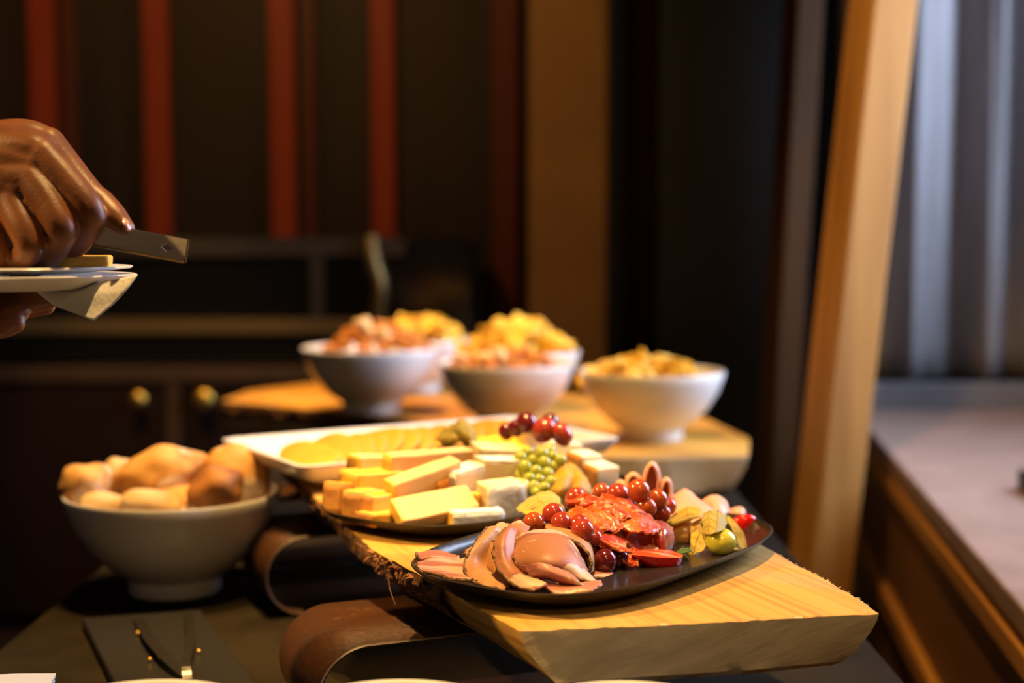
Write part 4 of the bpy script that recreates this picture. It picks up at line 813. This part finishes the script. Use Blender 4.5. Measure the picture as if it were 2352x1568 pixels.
for k, (px, py) in enumerate([(1196, 1052), (1212, 1040), (1224, 1058), (1206, 1074), (1196, 1092), (1230, 1082), (1250, 1064), (1244, 1042), (1214, 1100), (1238, 1104), (1258, 1090), (1272, 1072), (1268, 1050), (1226, 1120), (1248, 1122), (1266, 1108), (1204, 1114), (1184, 1068), (1284, 1060), (1262, 1036), (1232, 1132)]):
    gi.append((px, py, 15 + gr.uniform(-1.5, 2), 1.535 - .02 * math.sin((px - 1180) / 110 * PI) - .0006 * (py - 1040) + gr.uniform(-.008, .008), 'grape_g', 1.15))
bunch('green_grape_bunch', 'bunch of small green grapes on dark stalks beside the soft cheese', gi, None, seed=6)
gb = bpy.data.objects['green_grape_bunch']; b = B()
for P in ([(1228, 1030), (1224, 1050), (1218, 1064), (1222, 1082), (1228, 1096), (1236, 1112)], [(1222, 1066), (1208, 1060), (1200, 1046)], [(1224, 1084), (1242, 1076), (1262, 1060), (1272, 1048)], [(1228, 1096), (1250, 1100), (1262, 1096)], [(1222, 1082), (1206, 1090), (1198, 1102)]):
    b.tube(spline([Q(x, y, 1.522 - .0005 * (y - 1040) - .004 * (i % 2)) for i, (x, y) in enumerate(P)], 14), .0011, 6)
b.build('stem', M['stem'], gb)

# ------------------------------------------------------------------ husk fruits
def veins(G, parent, cols, r=.00034):
    b = B()
    for c in cols:
        k = int(c * (len(G[0]) - 1)); P = [row[k] + Vector((0, -.0009, .0006)) for row in G]; b.tube(P, [r * (1.1 - .6 * i / len(P)) for i in range(len(P))], 5)
    for j in range(2, len(G) - 2, 6):
        k = int(cols[0] * (len(G[0]) - 1))
        for sgn in (1, -1):
            P = [G[min(j + i // 2, len(G) - 1)][max(0, min(len(G[0]) - 1, k + sgn * i))] + Vector((0, -.0008, .0005)) for i in range(0, 8)]
            b.tube(P, r * .45, 4)
    b.build('vein', M['vein'], parent)
def leaf(parent, rows, m, sd, cols=(.5,), dD=0, t=.0005, name='husk_leaf'):
    o, G = patch(name, rows, M[m], parent, 22, 22, t, dD, .0014, .0012, sd)
    q = o
    veins(G, q, cols); return o
def husk_root(name, label, px, py, D): p = Q(px, py, D); return thing(name, label, 'fruit', (p.x, p.y, p.z))
# green one at the right
t = husk_root('husk_fruit', 'round green husk fruit with papery yellow leaves at the right front', 1656, 1277, 1.285)
B().ball(Q(1656, 1243, 1.290), (.0142, .0142, .0124), 36, 24).build('fruit', M['fruit_g'], t)['label'] = 'round yellow-green fruit'
leaf(t, [[(1617, 1176, 1.325), (1632, 1172, 1.318), (1650, 1176, 1.318), (1668, 1182, 1.325)], [(1612, 1200, 1.305), (1630, 1198, 1.293), (1650, 1200, 1.29), (1668, 1204, 1.3)], [(1614, 1226, 1.295), (1630, 1228, 1.28), (1644, 1222, 1.275), (1664, 1214, 1.285)]], 'husk_g', 51, (.3, .65))
leaf(t, [[(1654, 1180, 1.33), (1672, 1184, 1.322), (1664, 1186, 1.32)], [(1666, 1192, 1.322), (1688, 1198, 1.312), (1676, 1208, 1.305)], [(1684, 1212, 1.312), (1706, 1222, 1.305), (1692, 1238, 1.298)], [(1690, 1240, 1.303), (1714, 1248, 1.298), (1700, 1258, 1.292)], [(1704, 1262, 1.295), (1715, 1266, 1.294), (1708, 1268, 1.292)]], 'husk', 52, (.5,))
leaf(t, [[(1612, 1192, 1.32), (1608, 1206, 1.312), (1618, 1212, 1.305)], [(1604, 1216, 1.31), (1605, 1228, 1.3), (1620, 1232, 1.295)], [(1587, 1226, 1.308), (1598, 1246, 1.296), (1622, 1250, 1.288)], [(1586, 1254, 1.296), (1598, 1262, 1.288), (1620, 1262, 1.284)], [(1584, 1278, 1.285), (1592, 1276, 1.283), (1610, 1268, 1.28)]], 'husk', 53, (.5,))
leaf(t, [[(1676, 1240, 1.31), (1690, 1236, 1.312), (1704, 1244, 1.312)], [(1680, 1258, 1.3), (1694, 1258, 1.3), (1708, 1262, 1.3)], [(1676, 1270, 1.292), (1690, 1264, 1.292), (1700, 1260, 1.294)]], 'husk', 54, (.5,))
B().tube(spline([Q(1650, 1182, 1.33), Q(1649, 1176, 1.334), Q(1648, 1171, 1.338)], 6), [.0014, .0014, .0014, .0012, .001, .0005], 6).build('stalk', M['leaf_g'], t)
# orange one
t = husk_root('husk_fruit', 'peach-orange husk fruit under a yellow leaf, left of the green one', 1575, 1252, 1.33)
B().ball(Q(1570, 1224, 1.345), (.0155, .0145, .0125), 36, 24, amp=.06, seed=3).build('fruit', M['fruit_o'], t)['label'] = 'peach-orange fruit'
leaf(t, [[(1528, 1200, 1.347), (1552, 1178, 1.357), (1580, 1163, 1.362), (1604, 1166, 1.357), (1617, 1180, 1.347)], [(1532, 1206, 1.334), (1555, 1196, 1.334), (1582, 1186, 1.334), (1602, 1180, 1.337), (1616, 1184, 1.340)], [(1540, 1211, 1.334), (1560, 1204, 1.330), (1580, 1196, 1.330), (1600, 1188, 1.332), (1614, 1186, 1.336)]], 'husk', 55, (.5,))
leaf(t, [[(1590, 1200, 1.335), (1602, 1192, 1.338), (1612, 1190, 1.34)], [(1586, 1222, 1.325), (1598, 1216, 1.328), (1610, 1206, 1.332)], [(1590, 1232, 1.322), (1600, 1228, 1.324), (1608, 1216, 1.328)]], 'husk_a', 56, (.5,))
# olive lantern at the back of the cheese
t = husk_root('husk_fruit', 'dry olive-brown fruit husk standing behind the longest cheese bar', 1055, 1050, 1.60)
leaf(t, [[(1046, 968, 1.60), (1060, 963, 1.60), (1078, 972, 1.60), (1090, 990, 1.6)], [(1034, 985, 1.58), (1058, 978, 1.575), (1082, 990, 1.575), (1098, 1010, 1.585)], [(1050, 1002, 1.57), (1070, 1000, 1.565), (1090, 1016, 1.565), (1102, 1032, 1.575)], [(1068, 1024, 1.57), (1080, 1030, 1.565), (1090, 1048, 1.565), (1096, 1062, 1.575)]], 'husk_o', 57, (.5, .8))
leaf(t, [[(1040, 972, 1.6), (1020, 985, 1.59), (1002, 1000, 1.59)], [(1050, 985, 1.58), (1032, 996, 1.572), (1000, 1008, 1.575)], [(1062, 1000, 1.572), (1040, 1008, 1.566), (1012, 1020, 1.57)], [(1072, 1012, 1.572), (1046, 1018, 1.566), (1022, 1026, 1.57)]], 'husk_o', 58, (.5,))
leaf(t, [[(1000, 1010, 1.60), (1030, 1010, 1.61), (1070, 1020, 1.61)], [(1002, 1024, 1.59), (1032, 1026, 1.59), (1075, 1036, 1.59)], [(1010, 1036, 1.59), (1040, 1040, 1.59), (1085, 1056, 1.59)]], 'husk_a', 59, (.5,))
# amber lantern in front of the green grapes
t = husk_root('husk_fruit', 'amber papery lantern husk between the green grapes and the pale cheese cubes', 1305, 1145, 1.47)
leaf(t, [[(1310, 1060, 1.52), (1296, 1068, 1.505), (1284, 1075, 1.51)], [(1322, 1085, 1.495), (1296, 1090, 1.475), (1268, 1098, 1.49)], [(1318, 1115, 1.475), (1290, 1120, 1.455), (1258, 1122, 1.475)], [(1300, 1136, 1.465), (1282, 1138, 1.455), (1264, 1138, 1.465)]], 'husk_a', 60, (.5, .2))
leaf(t, [[(1308, 1060, 1.52), (1322, 1070, 1.515), (1334, 1082, 1.52)], [(1318, 1085, 1.495), (1334, 1092, 1.482), (1350, 1105, 1.49)], [(1316, 1112, 1.478), (1332, 1116, 1.465), (1356, 1128, 1.475)], [(1298, 1138, 1.465), (1322, 1142, 1.458), (1345, 1142, 1.47)]], 'husk_a', 61, (.5,))
leaf(t, [[(1330, 1080, 1.53), (1344, 1095, 1.525), (1354, 1115, 1.525)], [(1338, 1100, 1.51), (1350, 1112, 1.505), (1362, 1135, 1.505)], [(1340, 1130, 1.5), (1348, 1140, 1.495), (1356, 1148, 1.5)]], 'husk_o', 62, (.5,))
# spread yellow leaves between the two platters
t = husk_root('husk_fruit', 'pale yellow-green fruit husk spread open behind the red grapes', 1255, 1190, 1.33)
leaf(t, [[(1198, 1176, 1.345), (1228, 1160, 1.36), (1262, 1150, 1.365), (1290, 1160, 1.36), (1300, 1182, 1.35)], [(1205, 1182, 1.335), (1235, 1172, 1.34), (1265, 1164, 1.342), (1288, 1170, 1.34), (1298, 1190, 1.338)], [(1225, 1186, 1.33), (1245, 1184, 1.328), (1268, 1180, 1.328), (1286, 1184, 1.33), (1294, 1198, 1.332)]], 'husk', 63, (.5,))
leaf(t, [[(1208, 1196, 1.33), (1222, 1174, 1.335), (1248, 1152, 1.34), (1274, 1152, 1.34), (1292, 1170, 1.335)], [(1212, 1200, 1.315), (1232, 1184, 1.316), (1256, 1168, 1.318), (1276, 1166, 1.318), (1290, 1180, 1.32)], [(1218, 1204, 1.31), (1240, 1194, 1.306), (1262, 1182, 1.306), (1278, 1178, 1.308), (1288, 1190, 1.312)]], 'husk_g', 64, (.5,), dD=-.006)
leaf(t, [[(1185, 1168, 1.36), (1218, 1142, 1.37), (1255, 1128, 1.375), (1285, 1140, 1.37)], [(1192, 1174, 1.35), (1222, 1154, 1.352), (1256, 1142, 1.355), (1286, 1152, 1.355)], [(1205, 1176, 1.345), (1230, 1166, 1.345), (1258, 1156, 1.345), (1284, 1164, 1.347)]], 'husk_g', 65, (.5,))

# ------------------------------------------------------------------ strawberries
def strawberry(name, label, tip, top, wd, ht, cut_up=True, up=Vector((0, 0, 1)), leaves=3):
    A, T = Q(*tip), Q(*top); u = T - A; L = u.length; u.normalize(); s = u.cross(up).normalized(); h = s.cross(u)
    prof = [(0, .02), (.03, .14), (.10, .33), (.22, .56), (.38, .78), (.55, .94), (.70, 1.0), (.82, .95), (.91, .80), (.97, .56), (1, .28)]
    n = 18; V, F = [], []
    for f, r in prof:
        for i in range(n + 1):
            a = PI * i / n; V.append(A + u * (f * L) + s * (math.cos(a) * r * wd / 2) - h * (math.sin(a) ** .9 * r ** 1.5 * ht))
    N = n + 1
    for j in range(len(prof) - 1):
        for i in range(n): F.append((j * N + i, j * N + i + 1, (j + 1) * N + i + 1, (j + 1) * N + i))
    F.append(tuple(range(N))); F.append(tuple(range(len(V) - N, len(V))))
    c = A + u * L * .5; t = thing(name, label, 'strawberry', (c.x, c.y, c.z - ht)); mesh('skin', V, F, M['straw'], t)
    V, F = [], []; m = 12
    for f, r in prof:
        for i in range(m + 1):
            k = 2 * i / m - 1; V.append(A + u * (f * L) + s * (k * r * wd / 2 * .985) + h * (.0002 + .0016 * (1 - k * k) * math.sin(PI * min(1, f + .1))))
    for j in range(len(prof) - 1):
        for i in range(m): F.append((j * (m + 1) + i, j * (m + 1) + i + 1, (j + 1) * (m + 1) + i + 1, (j + 1) * (m + 1) + i))
    mesh('cut_face', V, F, M['straw_cut'], t, angle=180)
    rr = random.Random(3)
    for k in range(leaves):
        a = -1.1 + 2.2 * k / max(1, leaves - 1); dr = (u * .5 + s * math.sin(a) * .9 + h * (math.cos(a * 1.7) * .8 - .35)).normalized(); w_ = dr.cross(u).normalized()
        P = [T - u * .001, T + dr * .005 + u * .001, T + dr * .010 - h * .001 + u * .003, T + dr * .012 - h * .005 + u * .004]
        rows = [[p - w_ * q, p, p + w_ * q] for p, q in zip(P, (.0012, .0026, .002, .0004))]
        o, G = patch('calyx_leaf', rows, M['leaf_g'], t, 7, 10, .0005, 0, .0004, .0006, k, px=False)
    return t
strawberry('strawberry_half', 'halved strawberry with its cut face up, in front of the salami', (1450, 1273, 1.232), (1556, 1269, 1.262), .034, .0195, up=Vector((.05, -.05, 1)).normalized(), leaves=4)
strawberry('strawberry_half', 'small strawberry piece at the right end of the front platter', (1717, 1232, 1.388), (1706, 1187, 1.402), .026, .012, up=Vector((-.1, .9, .42)).normalized(), leaves=0)

# ------------------------------------------------------------------ napkins, black slab, tongs on the near table
nz = random.Random(2)
ncr = Q(124, 1537, 1.215)
for k in range(13):
    zt = TABLE_Z + .001 + k * (ncr.z - TABLE_Z - .002) / 13; hh = (ncr.z - TABLE_Z - .002) / 13 * .86
    rot = Matrix.Rotation(math.radians(34 + nz.uniform(-1.5, 1.5)), 3, 'Z'); s_ = .125; b = B()
    n = 8; V = []
    org = Vector((ncr.x + nz.uniform(-.001, .0025), ncr.y, 0))
    for zf in (0, 1):
        for j in range(n + 1):
            for i in range(n + 1):
                p = Vector((-s_ * i / n, -s_ * j / n, 0)); q = org + Matrix.Rotation(math.radians(9 + nz.uniform(-.4, .4)), 3, 'Z') @ p
                V.append((q.x, q.y, zt + hh * zf * (1 if zf == 0 else .75 + .25 * math.sin(i * .7 + k))))
    N = n + 1; F = []
    for zf in (0, 1):
        for j in range(n):
            for i in range(n): F.append(tuple(zf * N * N + v for v in (j * N + i, j * N + i + 1, (j + 1) * N + i + 1, (j + 1) * N + i)))
    ed = [i for i in range(n)] + [j * N + n for j in range(n)] + [n * N + i for i in range(n, 0, -1)] + [j * N for j in range(n, 0, -1)]
    for a, b_ in zip(ed, ed[1:] + ed[:1]): F.append((a, b_, b_ + N * N, a + N * N))
    o = mesh('paper_napkin', V, F, M['white_matt'], smooth=False)
    tag(o, 'topmost folded white paper napkin of the stack in the lower left corner' if k == 12 else 'folded white paper napkin within the stack in the lower left corner', 'napkin', 'stack of paper napkins')

c0, c1, c2, c3 = [PZ(px, py, TABLE_Z + .012) for px, py in ((188, 1418), (462, 1400), (620, 1610), (300, 1640))]
b = B(); V = [Vector((c.x, c.y, z)) for z in (TABLE_Z + .0015, TABLE_Z + .012) for c in (c0, c1, c2, c3)]
b.add(V, [(0, 1, 2, 3), (4, 5, 6, 7), (0, 1, 5, 4), (1, 2, 6, 5), (2, 3, 7, 6), (3, 0, 4, 7)])
o = b.build('serving_slab', M['black'], smooth=False); bevel(o, .002); tag(o, 'black stoneware slab lying under dark tongs near the bread bowl', 'slab')
t = thing('serving_tongs', 'dark steel serving tongs lying open on the black slab', 'tongs', tuple(PZ(400, 1480, TABLE_Z + .0145)))
def strip(P, wd, th, name, m, parent, up=Vector((0, 0, 1))):
    V, F = [], []
    for i, p in enumerate(P):
        q = (P[min(i + 1, len(P) - 1)] - P[max(i - 1, 0)]).normalized(); s = q.cross(up).normalized(); w_ = wd[i] if isinstance(wd, list) else wd
        for a, c in ((-1, 0), (1, 0), (1, 1), (-1, 1)): V.append(p + s * a * w_ / 2 + up * c * th)
    for i in range(len(P) - 1):
        for k in range(4): F.append((i * 4 + k, i * 4 + (k + 1) % 4, i * 4 + 4 + (k + 1) % 4, i * 4 + 4 + k))
    F += [(0, 1, 2, 3), tuple(range(len(V) - 4, len(V)))]
    return mesh(name, V, F, m, parent, smooth=False)
zt = TABLE_Z + .0135
M['tong'] = mat('dark_steel', (.06, .055, .05, 1), .3, metal=.8)
strip(spline([PZ(318, 1424, zt), PZ(345, 1470, zt + .006), PZ(392, 1522, zt + .006), PZ(430, 1560, zt)], 14), [.012] * 9 + [.011, .010, .009, .008, .006], .0016, 'tong_arm', M['tong'], t)
strip(spline([PZ(432, 1404, zt), PZ(438, 1460, zt + .010), PZ(428, 1520, zt + .010), PZ(430, 1562, zt)], 14), .009, .0016, 'tong_arm', M['tong'], t)
for px, py in ((316, 1452), (344, 1512), (402, 1531), (456, 1494)): B().ball(PZ(px, py, zt + .002), (.0022, .0022, .0014), 10, 6).build('rivet', M['brass'], t)

# ------------------------------------------------------------------ the guest: hands, tongs, plates
def limb(chains, name, m, parent, voxel=.0016, smooth=7):
    b = B()
    for P, R in chains:
        n = max(6, 6 * (len(P) - 1)); PS = spline(P, n); RS = [v.x for v in spline([Vector((r, 0, 0)) for r in R], n)]
        b.tube(PS, RS, 14); b.ball(PS[0], RS[0], 14, 10); b.ball(PS[-1], RS[-1], 14, 10)
    o = b.build(name, m, parent, angle=180)
    r = o.modifiers.new('remesh', 'REMESH'); r.mode = 'VOXEL'; r.voxel_size = voxel; r.use_smooth_shade = True
    s = o.modifiers.new('smooth', 'SMOOTH'); s.iterations = smooth; s.factor = .5
    return o
HD = 1.13
def H(px, py, dz=0): return Q(px, py, HD + dz)
person = thing('person', 'person at the left edge, brown hands holding plates and steel tongs', 'person', (-.75, 1.15, 0))
W0, W1, W2 = H(-900, 520, .05), H(-420, 440, .02), H(-190, 415, .012)
k = .0254 / 75                         # metres per pixel at the hand, about
hand = limb([
    ([W0, W1, W2, H(-60, 400, .01)], [.044, .036, .029, .028]),
    ([H(-190, 395, .01), H(-60, 365, .008), H(60, 350, .0), H(98, 360, -.004)], [.026, .022, .0175, .0145]),     # index metacarpal
    ([H(-190, 420, .01), H(-60, 405, .0), H(70, 415, -.012)], [.027, .022, .0145]),
    ([H(-190, 405, .008), H(-60, 384, .003), H(20, 376, -.001), H(78, 384, -.006)], [.026, .0225, .0200, .0150]),
    ([H(-190, 405, .012), H(-60, 350, .014), H(20, 340, .010), H(84, 343, .008)], [.024, .0215, .0200, .0155]),
    ([H(-190, 430, .008), H(-60, 428, -.001), H(0, 434, -.007), H(44, 440, -.012)], [.026, .0225, .0200, .0148]),
    ([H(-190, 450, .010), H(-80, 470, -.002), H(-30, 486, -.009), H(0, 490, -.013)], [.025, .0205, .0185, .0142]),
    ([H(-100, 420, .02), H(0, 400, .018), H(70, 400, .014), H(120, 430, .012)], [.020, .020, .018, .012]),
    ([H(-190, 440, .01), H(-70, 450, -.002), H(28, 470, -.016)], [.027, .021, .0140]),
    ([H(-190, 455, .012), H(-90, 490, -.002), H(-30, 515, -.014)], [.025, .019, .0130]),
    ([H(-150, 365, .025), H(-20, 335, .026), H(60, 322, .026), H(112, 330, .024)], [.022, .020, .0175, .0130]),   # thumb side
    ([H(98, 360, -.004), H(150, 415, -.010), H(196, 470, -.014), H(209, 498, -.012)], [.0148, .0135, .0126, .0118]),  # index
    ([H(209, 498, -.012), H(190, 540, -.002), H(168, 568, .006)], [.0118, .0110, .0100]),
    ([H(168, 568, .006), H(140, 588, .012), H(118, 598, .016)], [.0100, .0090, .0078]),
    ([H(70, 415, -.012), H(108, 465, -.020), H(136, 515, -.026), H(141, 540, -.024)], [.0145, .0132, .0122, .0114]),  # middle
    ([H(141, 540, -.024), H(122, 578, -.012), H(96, 600, -.004)], [.0114, .0106, .0096]),
    ([H(96, 600, -.004), H(68, 616, .002), H(44, 624, .006)], [.0098, .0092, .0086]),
    ([H(28, 470, -.016), H(52, 520, -.026), H(68, 560, -.030), H(66, 578, -.028)], [.0140, .0126, .0116, .0108]),     # ring
    ([H(66, 578, -.028), H(42, 598, -.016), H(10, 602, -.006)], [.0108, .0098, .0088]),
    ([H(10, 602, -.006), H(-20, 596, .004)], [.0088, .0078]),
    ([H(-30, 515, -.014), H(-14, 560, -.022), H(-10, 590, -.022)], [.0128, .0112, .0100]),                               # little
    ([H(-10, 590, -.022), H(-34, 606, -.010), H(-56, 600, .0)], [.0100, .0088, .0076]),
    ([H(112, 330, .024), H(160, 392, .020), H(205, 446, .014), H(232, 470, .012)], [.0135, .0130, .0122, .0125]),     # thumb
    ([H(232, 470, .012), H(262, 500, .006), H(288, 524, .002)], [.0124, .0112, .0078]),
], 'right_hand', M['skin'], person, .0015, 8)
# thumb nail
nl, G = patch('thumbnail', [[(281, 499, HD - .004), (291, 503, HD - .003), (299, 512, HD + .0)], [(281, 512, HD - .0085), (291, 516, HD - .0075), (302, 524, HD - .003)], [(284, 526, HD - .0085), (293, 531, HD - .0075), (303, 534, HD - .003)]], M['nail'], person, 12, 12, .0006, 0, .0001, 0, 0)
sl = limb([([H(-2000, 300, .25), W0 + Vector((-.06, .0, 0)), W0.lerp(W1, .35)], [.075, .058, .050])], 'shirt_sleeve', M['sleeve'], person, .005, 3)
lh = limb([
    ([Q(-900, 900, 1.22), Q(-420, 800, 1.2), Q(-200, 750, 1.19)], [.042, .034, .028]),
    ([Q(-200, 740, 1.19), Q(-90, 712, 1.18), Q(-30, 700, 1.175)], [.026, .022, .018]),
    ([Q(-200, 760, 1.19), Q(-110, 745, 1.17), Q(-50, 735, 1.16)], [.026, .021, .016]),
    ([Q(-30, 700, 1.175), Q(40, 694, 1.17), Q(95, 684, 1.168), Q(132, 678, 1.166)], [.0135, .0115, .0108, .0086]),
    ([Q(-30, 708, 1.18), Q(30, 706, 1.18), Q(75, 700, 1.18), Q(104, 700, 1.18)], [.0135, .0118, .0108, .0088]),
    ([Q(-50, 735, 1.16), Q(-5, 738, 1.155), Q(25, 728, 1.155), Q(44, 715, 1.158)], [.0140, .0118, .0108, .0090]),
    ([Q(-60, 750, 1.16), Q(-20, 752, 1.15), Q(12, 748, 1.15), Q(36, 742, 1.152)], [.0130, .0105, .0098, .0080]),
], 'left_hand', M['skin'], person, .0016, 5)
limb([([Q(-2000, 900, 1.30), Q(-900, 900, 1.22) + Vector((-.06, 0, 0)), Q(-740, 868, 1.215)], [.075, .056, .050])], 'shirt_sleeve', M['sleeve'], person, .005, 3)

# steel tongs in the hand
p0, p1 = Q(-40, 488, 1.148), Q(430, 577, 1.118); u = (p1 - p0).normalized(); vv = (Q(300, 560, 1.12) - Q(315, 508, 1.12)); vv = (vv - u * vv.dot(u)).normalized(); nn = u.cross(vv)
tg = thing('metal_tongs', 'flat steel tongs with a diamond-shaped hole, gripped in the right hand', 'tongs', tuple(p0))
L = (p1 - p0).length; hw = .0092; hx = L - .0170; V, F = [], []
def TP(x, y, z=0): return p0 + u * x + vv * y + nn * z
r = .0052; rh = .0030
outl = [(0, -hw), (hx - .012, -hw), (hx, -hw), (hx + .010, -hw), (L - .001, -hw), (L, -hw * .5), (L - .0008, 0), (L, hw * .4), (L - .001, hw), (hx + .010, hw), (hx, hw), (hx - .012, hw), (0, hw)]
hole = [(hx - r, 0), (hx, -rh), (hx + r, 0), (hx, rh)]
V = [TP(x, y) for x, y in outl] + [TP(x, y) for x, y in hole]; h0 = len(outl)
F = [(0, 1, h0, 11, 12), (1, 2, h0 + 1, h0), (2, 3, 4, 5, 6, h0 + 2, h0 + 1), (6, 7, 8, 9, 10, h0 + 3, h0 + 2), (10, 11, h0, h0 + 3)]
o = mesh('tong_arm', V, F, M['steel'], tg, smooth=False); solid(o, .0012)
ob = mesh('tong_arm', [v + Vector((0, .030, .002)) for v in [TP(0, -hw), TP(L * .5, -hw), TP(L * .5, hw), TP(0, hw)]], [(0, 1, 2, 3)], M['steel'], tg, smooth=False); solid(ob, .0012)
B().tube([TP(.005, hw, -.0006), TP(L - .001, hw, -.0006)], .0008, 5).build('lit_edge', M['brass_dull'], tg)  # brassy tube paints the light caught along this edge
B().tube([TP(L - .0005, -hw, -.0006), TP(L, hw, -.0006)], .0009, 5).build('lit_edge', M['brass_dull'], tg)  # same painted lit edge across the end
# plates, cheese and napkin in the left hand
pc = Q(10, 618, 1.17)
o = B().lathe([(.045, 0), (.062, .0005), (.100, .0045), (.1025, .0055), (.1015, .0068), (.064, .003), (.03, .0028)], (pc.x, pc.y, pc.z - .004), 72).build('plate', M['white'], angle=60)
tag(o, 'upper thin white plate held at the left, with cheese on it', 'plate')
pb = Q(14, 637, 1.17)
o = B().lathe([(.05, -.007), (.058, -.0072), (.085, -.0048), (.103, .0035), (.1045, .0050), (.1030, .0060), (.08, -.001), (.03, -.003)], (pb.x, pb.y, pb.z - .003), 72).build('plate', M['white'], angle=60)
tag(o, 'lower white plate held under the upper one, above the napkin', 'plate')
block('cheese_block', (112, 599, 1.15), (254, 600, 1.16), .05, .0092, M['cheese_b'], 'yellow cheese slice on the upper white plate in the hand', 0, bev=.002, seed=31)
for q in ('group',):
    try: del bpy.data.objects[max(o.name for o in bpy.data.objects if o.name.startswith('cheese_block'))][q]
    except Exception: pass
o, G = patch('ham_slice', [[(-30, 604, 1.15), (20, 600, 1.15), (100, 606, 1.15)], [(-30, 610, 1.13), (20, 607, 1.13), (105, 610, 1.13)]], M['ham_p'], None, 14, 8, .0015, 0, .0005, .0006, 3)
tag(o, 'pink ham slice on the upper white plate beside its cheese', 'ham')
o, G = patch('paper_napkin', [[(60, 652, 1.145), (150, 655, 1.135), (240, 646, 1.125), (316, 631, 1.118)], [(80, 668, 1.14), (150, 676, 1.128), (222, 676, 1.118), (290, 664, 1.112)], [(104, 686, 1.138), (156, 698, 1.125), (208, 706, 1.115), (260, 698, 1.11)], [(128, 703, 1.135), (160, 716, 1.124), (190, 728, 1.114), (213, 738, 1.108)]], M['white_matt'], None, 24, 20, .0006, 0, .0002, .0006, 4)
tag(o, 'white paper napkin hanging in a point below the held plates', 'napkin')
